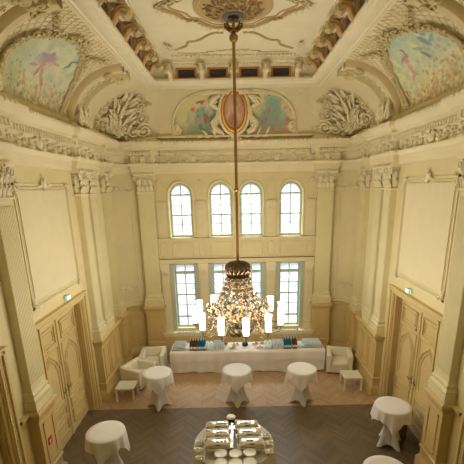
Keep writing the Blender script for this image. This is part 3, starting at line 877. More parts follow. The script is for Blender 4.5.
# ------------------------------------------------------------------ murals
def mix(a, b, t): t = max(0, min(1, t)); return tuple(a[i] + (b[i] - a[i]) * t for i in range(3))
from mathutils import noise
def fb(x, y, s, k=0): return .5 + .5 * noise.fractal(Vector((x * s + k * 7.3, y * s, k * 3.1)), 1.0, 2.0, 4)
def paint_mesh(name, grid, paintf, parent=None, world=False):
    # grid: rows of (point, u, v)
    mb = MB(); rows = len(grid); cols_ = len(grid[0])
    me = bpy.data.meshes.new(name); L = parent.location if parent else Vector((0, 0, 0))
    vs = [tuple(Vector(p[0]) - L) for r_ in grid for p in r_]
    fs = [(i * cols_ + j, i * cols_ + j + 1, (i + 1) * cols_ + j + 1, (i + 1) * cols_ + j) for i in range(rows - 1) for j in range(cols_ - 1)]
    me.from_pydata(vs, [], fs)
    ca = me.color_attributes.new('paint', 'FLOAT_COLOR', 'POINT'); i = 0
    for r_ in grid:
        for p in r_:
            c = paintf(p[1], p[2]); ca.data[i].color = (lin(c[0]), lin(c[1]), lin(c[2]), 1); i += 1
    me.materials.append(M['mural']); me.shade_smooth()
    o = bpy.data.objects.new(name, me); COL.objects.link(o)
    if parent: o.parent = parent
    return o
def blob(u, v, cu, cv, ru, rv, ang=0, soft=.35):
    du, dv = u - cu, v - cv; c, s_ = cos(ang), sin(ang); a = (du * c + dv * s_) / ru; b = (-du * s_ + dv * c) / rv
    d = math.sqrt(a * a + b * b); return max(0, min(1, (1 - d) / soft + .5)) if d < 1.3 else 0
STR = {}
def side_paint(s):
    # u along the wall toward the windows, v up the cove
    fl = random.Random(3 if s < 0 else 11); flowers = []
    if s < 0:
        cl_ = [(.75, .2, .1, .12, 90, [(188, 132, 108), (170, 120, 96), (140, 128, 84), (202, 160, 130)]), (.92, .2, .07, .12, 50, [(170, 128, 100), (140, 120, 80), (190, 150, 120)]), (.18, .18, .09, .14, 50, [(150, 140, 100), (130, 126, 86), (176, 150, 116)]), (.45, .08, .2, .05, 50, [(170, 150, 108), (150, 134, 92), (196, 150, 124)])]
    else:
        cl_ = [(.45, .12, .13, .12, 110, [(204, 156, 90), (186, 130, 84), (150, 134, 88), (214, 184, 124), (180, 116, 96)]), (.3, .42, .08, .12, 60, [(200, 156, 136), (156, 150, 112), (190, 168, 124)]), (.15, .3, .06, .12, 40, [(206, 130, 110), (170, 130, 90)]), (1.0, .18, .08, .1, 80, [(150, 84, 72), (176, 110, 90), (130, 104, 72)]), (.72, .08, .2, .06, 60, [(170, 120, 84), (190, 150, 100)])]
    for cu, cv, su, sv, n, cols_ in cl_:
        for k in range(n): flowers.append((fl.gauss(cu, su), abs(fl.gauss(cv, sv)), .005 + fl.random() * .009, fl.choice(cols_)))
    if s < 0:
        figs = [(.38, .64, .03, .035, 0, (176, 140, 130)), (.43, .55, .045, .07, .2, (196, 150, 136)), (.34, .47, .05, .02, .5, (190, 146, 132)), (.49, .42, .022, .08, .2, (200, 140, 126)), (.54, .32, .018, .08, .15, (190, 128, 114)), (.42, .42, .02, .07, -.3, (190, 128, 114)),
                (.46, .70, .03, .032, 0, (170, 134, 128)), (.52, .60, .04, .06, -.2, (206, 164, 148)), (.6, .62, .04, .018, .1, (190, 150, 136)), (.45, .64, .09, .06, .3, (160, 146, 168)), (.36, .58, .05, .05, .3, (182, 170, 186)), (.3, .27, .014, .1, .3, (190, 140, 124)), (.5, .2, .014, .08, .1, (196, 134, 120)),
                (.73, .73, .02, .045, .3, (92, 112, 124)), (.77, .80, .065, .014, .5, (84, 104, 120)), (.73, .67, .014, .05, -.3, (100, 122, 132))]
    else:
        figs = [(.30, .70, .028, .09, -.25, (116, 146, 160)), (.25, .77, .025, .03, 0, (122, 152, 166)), (.40, .56, .016, .08, -.5, (104, 134, 150)), (.43, .67, .06, .022, .5, (138, 164, 172)), (.22, .68, .06, .018, -.6, (134, 162, 172)),
                (.60, .74, .014, .06, .2, (150, 124, 156)), (.66, .64, .034, .06, .3, (190, 146, 160)), (.61, .68, .03, .03, 0, (172, 132, 140)), (.70, .66, .07, .014, -.3, (168, 134, 168)), (.69, .52, .03, .05, .3, (206, 160, 156)), (.70, .45, .018, .06, .1, (206, 148, 140)), (.73, .39, .014, .05, .3, (206, 148, 140)), (.66, .44, .014, .05, -.4, (200, 144, 138))]
    figs = [f_ if len(f_) == 6 else f_ for f_ in figs]
    def f(u, v):
        n1 = fb(u * 3, v * 2, 1.2, 1); n2 = fb(u * 3, v * 2, 2.6, 2); n3 = fb(u * 3, v * 2, 7, 3)
        if s < 0: c = mix((188, 200, 178), (220, 214, 178), n1 * 1.8 - .4)
        else: c = mix((168, 196, 186), (220, 214, 170), n1 * 1.5 - .25 + (.75 - v) * .9)
        c = mix(c, (164, 184, 160), max(0, n2 - .52) * 1.8)
        c = mix(c, (204, 200, 148), max(0, .42 - v) * 1.0)
        c = mix(c, (150, 136, 96), max(0, .4 - v) * 2.4 * max(0, n3 - .35) * 2)
        if s < 0: c = mix(c, (166, 180, 134), blob(u, v, .1, .4, .16, .45, 0, .9) * .5)
        for (a, b_, r_, cc) in flowers:
            if abs(u - a) < r_ * 2 and abs(v - b_) < r_ * 3: c = mix(c, cc, blob(u, v, a, b_, r_, r_ * 1.6, 0, .8) * .55)
        for (a, b_, ru, rv, an, cc) in figs: c = mix(c, cc, blob(u + (n3 - .5) * .035, v + (n2 - .5) * .035, a, b_, ru, rv, an, .6) * .85)
        return c
    return f
for s, side in ((-1, 'left'), (1, 'right')):
    r = empty('mural', (s * 3.9, 8.65, 7.75))
    tag(r, 'fresco of pink cherubs and a dark bird on a pale sky, left cove' if s < 0 else 'fresco of blue and pink flying figures above flowers, right cove', 'mural')
    NI, NJ = 110, 170; grid = []; pf = side_paint(s)
    for i in range(NI + 1):
        t = .07 + (1.235 - .07) * i / NI; w = wmural(t); row = []
        for j in range(NJ + 1):
            u = -1 + 2 * j / NJ; y = 8.65 + u * w; row.append((cove(s, y, t, .025), (y - 7.35) / 2.6, (t - .07) / 1.165))
        grid.append(row)
    paint_mesh('painting', grid, pf, r)
    ed = [(8.65 - wmural(t), t) for t in [.07 + 1.165 * i / 24 for i in range(25)]] + [(8.65 + wmural(t), t) for t in [1.235 - 1.165 * i / 24 for i in range(25)]]
    b = MB(); b.tube([cove(s, y, t, .03) for y, t in ed], .03, 6, closed=True); b.build('mural_frame', 'rib', r, world=True)
    b = MB(); b.T = lambda p: cove(s, p[0], p[2], .05 + p[1])
    rr = random.Random(5)
    for i in range(0, len(ed)):
        y, t = ed[i]
        if t < .12: continue
        q = math.atan2((t - .5), (y - 8.65))
        spiral(b, y, t, .045 + .02 * rr.random(), 1.3, .013, rr.random() * 6, 1 if i % 2 else -1, .01, 10); leaf3(b, y + .03 * cos(q), t + .03 * sin(q), q + rr.uniform(-.8, .8), .12, .022, d=.005)
        if t > .9: spiral(b, y + .08 * cos(q), t + .08 * sin(q), .05, 1.3, .013, rr.random() * 6, 1, .02, 10)
    for k in range(5): leaf3(b, 8.65 + (k - 2) * .12, 1.28, pi / 2 + (2 - k) * .5, .18, .03, d=.02); spiral(b, 8.65 + (k - 2) * .15, 1.3, .06, 1.3, .016, k, 1, .03)
    for sg in (-1, 1):
        for k in range(4): spiral(b, 8.65 + sg * (.7 + .16 * k), 1.16 + .05 * k, .05, 1.3, .013, k, sg, .01, 10); leaf3(b, 8.65 + sg * (.7 + .16 * k), 1.18 + .05 * k, .4 if sg > 0 else pi - .4, .18, .022, d=.01)
    b.build('frame_ornament', 'ornd', r, world=True)

# window-wall mural
def bw(t): return 1.98 * math.sqrt(max(0, 1 - (max(0, t) / 1.33) ** 2.3)) + .02
r = empty('mural', (0, 13.4, 7.8)); tag(r, 'half-oval fresco of roses and blossom on teal sky above the windows', 'mural')
rz_ = random.Random(21); roses = []
for k in range(46):
    a = -1 + rz_.random() * 2; side = a < 0
    if side: x = rz_.gauss(-.98, .24); v = abs(rz_.gauss(.34, .16)); cc = rz_.choice([(206, 92, 84), (196, 70, 74), (216, 130, 116), (106, 128, 96), (120, 140, 110)])
    else: x = rz_.gauss(1.3, .3); v = abs(rz_.gauss(.2, .24)); cc = rz_.choice([(214, 130, 124), (200, 100, 100), (224, 160, 150), (206, 150, 130)])
    roses.append((x, v, .018 + rz_.random() * .03, cc))
def bp(x, v):
    n1 = fb(x, v, 1.4, 4); n2 = fb(x, v, 4, 5)
    c = mix((136, 170, 152), (212, 202, 154), (n1 - .40) * 4.5)
    c = mix(c, (150, 160, 120), max(0, .2 - v) * 3)
    if x > 0: c = mix(c, (204, 140, 120), max(0, .25 - v) * 2.6 * n2 * 1.4)
    else: c = mix(c, (110, 120, 86), max(0, .18 - v) * 4 * n2)
    for a, b_, r_, cc in roses: c = mix(c, cc, blob(x + (n2 - .5) * .05, v, a, b_, r_ * 1.15, r_ * 1.15, 0, .8) * .85)
    for a, b_ in ((-1.1, .66), (1.12, .84)): c = mix(c, (80, 96, 96), blob(x, v, a, b_, .09, .022, .3, .4))
    return c
grid = []
for i in range(61):
    t = .1 + 1.2 * i / 60; w = bw(t - .1 + .02); row = []
    for j in range(161):
        x = (-1 + 2 * j / 160) * w; row.append((bcove(x, t, .02), x, (t - .1) / 1.2))
    grid.append(row)
paint_mesh('painting', grid, bp, r)
ed = [(-bw(t - .08), t) for t in [.1 + 1.24 * i / 22 for i in range(23)]]; ed = ed + [(-x, t) for x, t in ed[::-1]]
b = MB(); b.tube([bcove(x, t, .03) for x, t in ed], .035, 6); b.build('mural_frame', 'orn', r, world=True)
b = MB(); b.T = lambda p: bcove(p[0], p[2], .04 + p[1])
for sg in (-1, 1):
    spiral(b, sg * 1.85, .22, .13, 1.6, .035, 0, sg, .03); spiral(b, sg * 1.95, .12, .08, 1.4, .03, 0, -sg, .03); leaf3(b, sg * 1.8, .15, pi / 2, .25, .05)
    # scrolled shoulders of the medallion
    b.tube([(sg * .42, .05, 1.2), (sg * .62, .07, 1.1), (sg * .72, .06, .9), (sg * .5, .07, .72), (sg * .52, .07, .5), (sg * .68, .07, .35), (sg * .62, .07, .2), (sg * .4, .06, .12)], [.05, .1, .1, .08, .09, .11, .1, .06], 7)
    spiral(b, sg * .66, 1.0, .12, 1.6, .04, 0, sg, .06); spiral(b, sg * .62, .34, .12, 1.6, .04, 0, -sg, .06)
    b.tube([(sg * .15, .04, 1.28), (sg * .5, .05, 1.34), (sg * .95, .03, 1.25), (sg * 1.3, .03, 1.12)], [.05, .05, .04, .015], 6)
    for k in range(6): leaf(b, sg * (.3 + .14 * k), .02 + .03 * (k % 2), (.35 if sg > 0 else pi - .35) + (.5 if k % 2 else -.5), .3, .035, d=.02)
    for k in range(3): spiral(b, sg * (.2 + .16 * k), 1.36, .07, 1.4, .024, k, sg, .03)
leaf3(b, 0, 1.28, pi / 2, .2, .06, d=.05); b.ball((0, .04, -.02), (.14, .07, .1), 8, 5)
for k in range(4): leaf3(b, (k - 1.5) * .1, -.02, -pi / 2 + (k - 1.5) * .3, .16, .04, d=.04)
b.build('frame_ornament', 'orn', r, world=True)
r = empty('medallion', (0, 13.3, 8.1)); tag(r, 'oval rose-coloured portrait medallion in a gilt frame behind the rod', 'medallion')
def mc(a, b_, d): return (a, 13.40 - d - (b_ + .5) * .42, 8.36 + b_)
grid = []
for i in range(17):
    rr_ = i / 16; row = []
    for j in range(49):
        q = 2 * pi * j / 48; row.append((mc(.34 * rr_ * cos(q), .5 * rr_ * sin(q), .12 - .03 * rr_), rr_ * cos(q), rr_ * sin(q)))
    grid.append(row)
def mp(u, v):
    n = fb(u, v, 2, 8); c = mix((176, 130, 106), (206, 168, 140), n * 1.4 - .2)
    c = mix(c, (214, 176, 150), blob(u, v, .05, .1, .3, .4, .2, .5) * .7); c = mix(c, (150, 104, 84), blob(u, v, .1, .42, .22, .18, 0, .5) * .6); c = mix(c, (160, 116, 100), blob(u, v, -.2, -.4, .4, .25, .4, .6) * .7)
    return c
paint_mesh('medallion_painting', grid, mp, r)
b = MB(); b.tube([mc(.365 * cos(q), .53 * sin(q), .12) for q in [2 * pi * k / 40 for k in range(40)]], .05, 8, closed=True); b.tube([mc(.32 * cos(q), .48 * sin(q), .12) for q in [2 * pi * k / 40 for k in range(40)]], .018, 6, closed=True)
b.build('gilt_frame', 'gold', r, world=True)
b = MB(); b.prism([(0, 0)], 0, 0) if False else b.tube([mc(.45 * cos(q), .62 * sin(q), .06) for q in [2 * pi * k / 40 for k in range(40)]], .06, 8, closed=True)
b.build('stucco_surround', 'orn', r, world=True)

# corner trophies
for s, side in ((-1, 'left'), (1, 'right')):
    r = empty('corner_trophy', (s * 3.72, 13.05, 7.7)); tag(r, 'large stucco trophy of scrolls and drapery in the far %s corner of the cove' % side, 'stucco ornament')
    def Tt(p, s=s):
        a, d, b_ = p; a2 = a; bl = .33 * a * a
        lean = .62 * max(0, b_ / 1.3) ** 1.8
        x = -3.74 + .7 * a + .7 * (d + bl) + lean * .95; y = 13.08 + .71 * a - .7 * (d + bl) - lean * .55
        return (-s * x, y, 7.68 + b_)
    rr = random.Random(9); b = MB(); b.T = Tt
    # shield with flowing drapery strands
    b.ball((-.05, .03, .42), (.2, .12, .26), 14, 9)
    for row, (z, L, n) in enumerate(((.95, .36, 7), (.72, .36, 8), (.5, .34, 8), (.3, .3, 7))):
        for k in range(n):
            q = (k + .5) / n - .5; leaf(b, q * (.55 + .12 * row) + rr.uniform(-.04, .04), z - abs(q) * .25 + rr.uniform(-.05, .05), pi / 2 - q * 2.2 + rr.uniform(-.5, .5), L * (1.1 - abs(q) * .5) * rr.uniform(.7, 1.2), .045, d=.1 + .03 * row, curl=-q * 1.6, lift=.09)
    b.build('drapery', 'orn', r, world=True)
    b = MB(); b.T = Tt
    for (a, z, q, sg) in ((.78, .2, .2, 1), (1.0, .14, .12, -1), (.5, .14, .15, 1), (-.6, .3, .18, -1), (-.88, .2, .15, 1), (.66, .55, .15, -1), (.55, .85, .12, 1), (.4, 1.08, .11, -1), (-.6, .72, .14, 1), (-.45, 1.02, .13, -1), (.22, .22, .16, -1), (-.3, .2, .15, 1),
                          (.12, 1.25, .1, 1), (-.18, 1.28, .1, -1), (.33, .55, .12, 1), (.82, .42, .09, 1), (-.75, .5, .1, 1), (-.02, .12, .13, 1), (-.28, .62, .11, -1), (.1, .72, .1, 1), (.3, .86, .09, -1), (-.2, .9, .09, 1)):
        spiral(b, a, z, q, 1.8, q * .2, rr.random() * 6, sg, .12 + .05 * rr.random(), 20)
    b.build('scrolls', 'orn', r, world=True)
    b = MB(); b.T = Tt
    for k in range(110):
        a = rr.uniform(-.95, .9); z = rr.uniform(0.05, 1.32 - .5 * abs(a)); leaf3(b, a, z, rr.random() * 6.3, .1 + .12 * rr.random(), .022, d=.04 + .1 * rr.random(), curl=rr.uniform(-1.5, 1.5))
    for k in range(40):
        b.ball((rr.uniform(-.8, .8), .14, rr.uniform(.05, .8)), .022 + .02 * rr.random(), 6, 4)
    b.build('foliage', 'ornd', r, world=True)

# ------------------------------------------------------------------ chandelier
CX, CY = 0.0, 8.7
r = empty('chandelier', (CX, CY, 2.6)); tag(r, 'large brass and crystal chandelier with twelve lit glass tubes on a long rod', 'chandelier')
rod = MB(); rod.tube([(CX, CY, 9.24), (CX, CY, 4.45)], .034, 8); rod.ball((CX, CY, 8.92), .09, 12, 8); rod.lathe([(.03, 0), (.07, .02), (.07, .05), (.03, .07)], 12, (CX, CY, 9.0)); rod.lathe([(.028, 0), (.05, .03), (.05, .06), (.028, .1)], 12, (CX, CY, 6.0))
pass
ro = rod.build('rod', 'rodm', r, world=True)
b = MB()
for k in range(8):
    q = 2 * pi * k / 8; b.T = lambda p: (CX + p[0] * cos(q) - p[2] * 0, CY + p[0] * sin(q), 9.06 + p[1])
    b.tube([(.03, 0, 0), (.1, .0, 0), (.16, .05, 0), (.17, .1, 0), (.13, .1, 0)], [.025, .03, .03, .02, .012], 6)
b.T = None; b.build('leaf_collar', 'brass', ro, world=False)
ob = ro.children[0] if ro.children else None
if ob:
    for v in ob.data.vertices: v.co -= Vector((CX, CY, 2.6))
# pierced crown
b = MB()
for k in range(16):
    q = 2 * pi * k / 16
    pts = [(CX + rr_ * cos(q + tw), CY + rr_ * sin(q + tw), z) for rr_, z, tw in ((.08, 4.62, 0), (.24, 4.59, .1), (.35, 4.48, .0), (.38, 4.32, .1), (.33, 4.17, 0))]
    b.tube(pts, .022, 5)
    pts = [(CX + rr_ * cos(q + .2), CY + rr_ * sin(q + .2), z) for rr_, z in ((.12, 4.6), (.25, 4.55), (.33, 4.4), (.33, 4.24))]
    b.tube(pts, .03, 4, flat=.4)
    b.ball((CX + .33 * cos(q), CY + .33 * sin(q), 4.2), (.05, .05, .05), 6, 4)
b.lathe([(.28, 0), (.33, .02), (.33, .06), (.29, .07), (.28, 0)], 28, (CX, CY, 4.12)); b.build('pierced_crown', 'bronze', r, world=True)
b = MB(); b.lathe([(.02, .06), (.2, .04), (.3, -.06), (.33, -.22), (.25, -.30), (.02, -.30)], 20, (CX, CY, 4.5)); b.build('inner_shell', 'crys', r, world=True)
b = MB()
for k in range(20):
    q = 2 * pi * k / 20; b.tube([(CX + .27 * cos(q), CY + .27 * sin(q), 4.14), (CX + .37 * cos(q), CY + .37 * sin(q), 4.16), (CX + .40 * cos(q), CY + .4 * sin(q), 4.24)], [.03, .03, .01], 5)
    b.ball((CX + .3 * cos(q), CY + .3 * sin(q), 4.08), .035, 6, 4)
b.build('crown_leaves', 'brass', r, world=True)
b = MB(); b.lathe([(.2, 0), (.25, .0), (.25, .05), (.2, .05), (.2, 0)], 24, (CX, CY, 3.93)); b.lathe([(.24, 0), (.28, .02), (.24, .04), (.24, 0)], 24, (CX, CY, 3.99)); b.build('neck_ring', 'dark', r, world=True)
# bead chains sweeping out
b = MB(); rr = random.Random(2)
for k in range(20):
    q = 2 * pi * k / 20
    for i in range(15):
        t = i / 14; R_ = .22 + .5 * t ** 1.7; z = 3.92 - .92 * t
        b.ball((CX + R_ * cos(q), CY + R_ * sin(q), z), .021 + .006 * (i % 2), 5, 4)
tag(b.build('bead_chains', 'crys', r, world=True), kind='stuff')
b = MB()
for k in range(12):
    q = 2 * pi * k / 12 + .13
    pts = []; rad = []
    for i in range(15):
        t = i / 14; R_ = .2 + .5 * t ** 1.7 + .04 * sin(t * 14); pts.append((CX + R_ * cos(q), CY + R_ * sin(q), 3.95 - 1.0 * t)); rad.append(.016 + .007 * sin(t * 20))
    b.tube(pts, rad, 5)
    for i in range(6):
        t = i / 6; z = 3.9 - .85 * t; R_ = .25 + .46 * t ** 1.7
        b.T = lambda p: (CX + (R_ + p[1]) * cos(q) - p[0] * sin(q), CY + (R_ + p[1]) * sin(q) + p[0] * cos(q), p[2])
        spiral(b, 0, z, .05 + .03 * t, 1.3, .014, i, 1 if i % 2 else -1, .01, 10); leaf3(b, 0, z, -pi / 2 + i, .11, .022, d=.01)
        b.T = None
b.build('scroll_basket', 'brass', r, world=True)
# body tiers
b = MB(); b.lathe([(.03, .0), (.12, .04), (.16, .15), (.28, .2), (.34, .26), (.5, .3), (.56, .36), (.5, .42), (.36, .46), (.2, .55), (.12, .8), (.08, 1.2), (.05, 1.5)], 24, (CX, CY, 2.62)); b.build('body', 'brass', r, world=True)
b = MB()
for k in range(24):
    q = 2 * pi * k / 24
    b.T = lambda p: (CX + (p[1]) * cos(q) - p[0] * sin(q), CY + (p[1]) * sin(q) + p[0] * cos(q), p[2])
    spiral(b, 0, 3.0, .09, 1.4, .02, 0, 1 if k % 2 else -1, .6, 12); leaf3(b, 0, 2.95, pi / 2, .2, .03, d=.6); leaf(b, 0, 2.84, -pi / 2, .16, .04, d=.48)
    spiral(b, 0, 2.84, .05, 1.3, .015, 0, 1, .5, 10)
    b.T = None
b.build('gallery', 'brass', r, world=True)
b = MB(); rr = random.Random(8)
for k in range(12):
    q = 2 * pi * k / 12 + .39
    for j in range(10):
        b.T = lambda p: (CX + (.62 + p[1]) * cos(q) - p[0] * sin(q), CY + (.62 + p[1]) * sin(q) + p[0] * cos(q), p[2])
        leaf3(b, rr.uniform(-.1, .1), 3.1 + rr.uniform(-.06, .14), rr.random() * 6, .13, .028, d=rr.uniform(-.08, .12))
    b.T = None
b.build('dark_leaves', 'bronze', r, world=True)
b = MB()
for k in range(240):
    q = rr.random() * 2 * pi; t = rr.random(); R_ = .25 + .5 * t; z = 3.5 - .62 * t + rr.uniform(-.12, .12)
    b.ball((CX + R_ * cos(q), CY + R_ * sin(q), z), (.02, .02, .034), 5, 4)
tag(b.build('crystal_drops', 'crys', r, world=True), kind='stuff')
PH = radians(8)
def Q(k): return -pi / 2 + PH + k * pi / 6
ZL = 2.86; RL = 1.04
base_arm = None
for k in range(12):
    q = Q(k); T_ = lambda p: (CX + p[1] * cos(q) - p[0] * sin(q), CY + p[1] * sin(q) + p[0] * cos(q), p[2])
    a = MB(); a.T = T_
    a.tube([(0, .5, 2.86), (0, .62, 2.76), (0, .74, 2.66), (0, .88, 2.64), (0, 1.0, 2.7), (0, RL, 2.78), (0, RL, 2.84)], [.016, .015, .013, .013, .013, .014, .012], 6)
    a.tube([(0, .55, 3.02), (0, .68, 2.96), (0, .78, 2.84), (0, .86, 2.76), (0, .95, 2.74)], [.02, .02, .018, .015, .01], 6)
    a.T = lambda p: T_((p[1], p[0], p[2]))
    spiral(a, .76, 2.76, .07, 1.5, .014, 0, 1, 0, 14); spiral(a, .93, 2.78, .045, 1.3, .011, 0, -1, 0, 12)
    arm = a.build('arm', 'brass', r, world=True)
    c = MB(); x, y = CX + RL * cos(q), CY + RL * sin(q)
    c.lathe([(.02, -.05), (.07, -.02), (.085, .0), (.06, .01), (.02, .01)], 12, (x, y, ZL))
    cp = c.build('drip_pan', 'brass', arm, world=False)
    for v in cp.data.vertices: v.co -= Vector((CX, CY, 2.6))
    g = MB(); g.lathe([(.065, .01), (.07, .1), (.072, .34), (.08, .38), (.072, .38), (.064, .34), (.06, .02)], 16, (x, y, ZL))
    gp = g.build('glass_tube', 'lamp', arm, world=False)
    for v in gp.data.vertices: v.co -= Vector((CX, CY, 2.6))
    L = bpy.data.lights.new('candle_light', 'POINT'); L.energy = 27; L.color = (1, .90, .77); L.shadow_soft_size = .06
    lo = bpy.data.objects.new('candle_light', L); COL.objects.link(lo); lo.location = (x, y, ZL + .62)
# bottom scroll cage
b = MB()
for k in range(8):
    q = 2 * pi * k / 8; b.T = lambda p: (CX + p[0] * cos(q), CY + p[0] * sin(q), p[2])
    b.tube([(.03, 0, 2.5), (.12, 0, 2.46), (.24, 0, 2.5), (.34, 0, 2.62), (.42, 0, 2.8)], [.014, .018, .018, .018, .015], 6)
    b.T = lambda p: (CX + p[0] * cos(q) , CY + p[0] * sin(q), p[2])
    b.T = None
b.ball((CX, CY, 2.47), .06, 10, 6); b.build('bottom_cage', 'brass', r, world=True)

ZM = [(2.0, 2.2), (2.44, 2.62), (2.86, 3.04), (3.92, 4.10), (4.08, 4.18), (4.62, 4.46), (5.2, 5.04)]
def zmap(z):
    for (a, x), (b_, y) in zip(ZM[:-1], ZM[1:]):
        if a <= z <= b_: return x + (y - x) * (z - a) / (b_ - a)
    return z
def remap(o):
    if o.type == 'MESH' and o.name.split('.')[0] not in ('rod', 'leaf_collar'):
        for v in o.data.vertices:
            z = v.co.z + 2.6
            if z > 4.07: v.co.x *= .78; v.co.y *= .78
            v.co.z = zmap(z) - 2.6
    for c in o.children: remap(c)
remap([o for o in COL.objects if o.name == 'chandelier'][0])
# ------------------------------------------------------------------ cocktail tables
def cocktail_parts(rot):
    t = empty('cocktail_table')
    b = MB(); b.lathe([(.01, 1.03), (.395, 1.03), (.4, 1.04), (.4, 1.055), (.395, 1.06), (.01, 1.06)], 36); b.build('tabletop', 'lack', t)
    b = MB(); b.lathe([(.03, .04), (.03, 1.03)], 12); b.build('column', 'steel', t)
    b = MB()
    for k in range(4):
        q = pi / 4 + k * pi / 2 + pi / 4; b.tube([(0, 0, .06), (.3 * cos(q), .3 * sin(q), .03), (.34 * cos(q), .34 * sin(q), .012)], .02, 6)
    b.build('foot_cross', 'steel', t)
    b = MB(); rings = []; N = 64
    for i in range(15):
        h = i / 14; ring_ = []
        for j in range(N):
            q = 2 * pi * j / N; pk = abs(cos(2 * q)) if True else 0
            c4 = (cos(4 * q) * .5 + .5); c4 = c4 ** 2.2
            zb = .015 + .09 * (1 - c4); rb = .225 + .145 * c4
            z = zb + (1.0 - zb) * h
            k = max(0, 1 - z / .62); waist = .165 + .015 * (c4); rr_ = waist + (rb - waist) * k ** 1.6
            if z > .62: rr_ = waist + (.37 - waist) * ((z - .62) / .38) ** 1.8
            ring_.append((rr_ * cos(q), rr_ * sin(q), z))
        rings.append(ring_)
    b.loft(rings, closed=True); b.build('stretch_skirt', 'skirt', t, smooth=60)
    return t
def cloth(x, y, seed, rot, label, hx=.66):
    rr = random.Random(seed); N = 144; ph = [rr.random() * 6.28 for _ in range(5)]
    b = MB(); rings = [[(0.004 * cos(2 * pi * j / N), .004 * sin(2 * pi * j / N), 1.068) for j in range(N)], [(.3 * cos(2 * pi * j / N), .3 * sin(2 * pi * j / N), 1.068) for j in range(N)]]
    for i in range(12):
        h = i / 11; rg = []
        for j in range(N):
            q = 2 * pi * j / N; e = q - rot
            L = hx / max(abs(cos(e)), abs(sin(e))) - .4; L = min(L, .5)
            fold = (1 - 2 * abs(sin(3.5 * q + ph[0]))) * .45 + sin(9 * q + ph[1]) * .4 + (1 - 2 * abs(sin(7 * q + ph[2]))) * .35
            cor = (1 - abs(cos(2 * e))) 
            if i == 0: rad, z = .405, 1.068
            elif i == 1: rad, z = .412, 1.058
            else:
                rad = .413 + h ** .8 * (.03 + .045 * fold + .035 * cor); z = 1.06 - h * L - .012 * h * sin(5 * q + ph[3])
            rg.append((rad * cos(q), rad * sin(q), z))
        rings.append(rg)
    b.loft(rings, closed=True)
    o = b.build('tablecloth', 'cloth', smooth=70); o.location = (x, y, 0); tag(o, label, 'tablecloth', 'white cloths on the bar tables')
    return o
t0 = cocktail_parts(0)
TB = [(-.08, 10.03, 0, .75, 'in the middle below the chandelier'), (1.8, 10.01, .1, .6, 'right of the middle one on the window side'), (-2.36, 9.95, .05, .95, 'in front of the left armchairs'),
      (3.62, 7.98, .35, .5, 'beside the right double door'), (-2.95, 7.2, .2, .8, 'at the lower left by the dark floor'), (2.64, 5.84, .3, .6, 'cut off by the bottom edge on the right')]
for k, (x, y, rz, rot, lab) in enumerate(TB):
    o = t0 if k == 0 else dup(t0)
    o.location = (x, y, 0); o.rotation_euler = (0, 0, pi / 4 * 0 + rz)
    tag(o, 'white skirted bar table ' + lab, 'table', 'skirted round bar tables')
    cloth(x, y, 40 + k, rot, 'square white cloth on the bar table ' + lab)

# ------------------------------------------------------------------ armchairs and side tables
def armchair():
    r = empty('armchair'); W, Dp = .86, .79
    def rb(x0, x1, y0, y1, z0, z1, nm, bev=.04):
        MB().box(x0, x1, y0, y1, z0, z1).build(nm, 'chair', r, smooth=60, bevel=bev)
    w, d = W / 2, Dp / 2
    rb(-w, w, -d + .02, d, .06, .30, 'base', .02)
    rb(-w, -w + .17, -d, d - .1, .06, .68, 'armrest'); rb(w - .17, w, -d, d - .1, .06, .68, 'armrest')
    b = MB()
    b.loft([[(-w, d - .2, .1), (w, d - .2, .1), (w, d, .1), (-w, d, .1)], [(-w, d - .17, .45), (w, d - .17, .45), (w, d + .01, .45), (-w, d + .01, .45)], [(-w + .005, d - .13, .70), (w - .005, d - .13, .70), (w - .005, d + .02, .70), (-w + .005, d + .02, .70)]], closed=True)
    b.f += [(0, 1, 2, 3), (8, 9, 10, 11)]; b.build('backrest', 'chair', r, smooth=60, bevel=.035)
    rb(-w + .175, w - .175, -d - .005, d - .19, .28, .43, 'seat_cushion', .04)
    for a in (-1, 1):
        for c in (-1, 1): MB().box(a * (w - .09) - .02, a * (w - .09) + .02, c * (d - .08) - .02, c * (d - .08) + .02, 0, .07).build('leg', 'dark', r, smooth=0)
    return r
a0 = armchair()
for k, (x, y, rz, lab) in enumerate(((-3.0, 12.3, radians(3), 'white boxy armchair standing against the window wall at the left end of the buffet'),
                                      (-3.26, 11.28, radians(63), 'white boxy armchair turned sideways behind the left side table'),
                                      (3.42, 11.96, radians(-12), 'white boxy armchair at the right end of the buffet'))):
    o = a0 if k == 0 else dup(a0)
    o.location = (x, y, 0); o.rotation_euler = (0, 0, rz); tag(o, lab, 'armchair', 'white armchairs')
def side_table():
    r = empty('side_table'); MB().box(-.275, .275, -.26, .26, .40, .45).build('tabletop', 'lack', r, smooth=0)
    for a in (-1, 1):
        for c in (-1, 1): MB().box(a * .25 - .025, a * .25 + .025, c * .235 - .025, c * .235 + .025, 0, .4).build('leg', 'lack', r, smooth=0)
    return r
s0 = side_table()
for k, (x, y, lab) in enumerate(((-3.42, 10.39, 'low square white side table in front of the left armchairs'), (3.48, 10.76, 'low square white side table in front of the right armchair'))):
    o = s0 if k == 0 else dup(s0)
    o.location = (x, y, 0); tag(o, lab, 'side table', 'low white side tables')

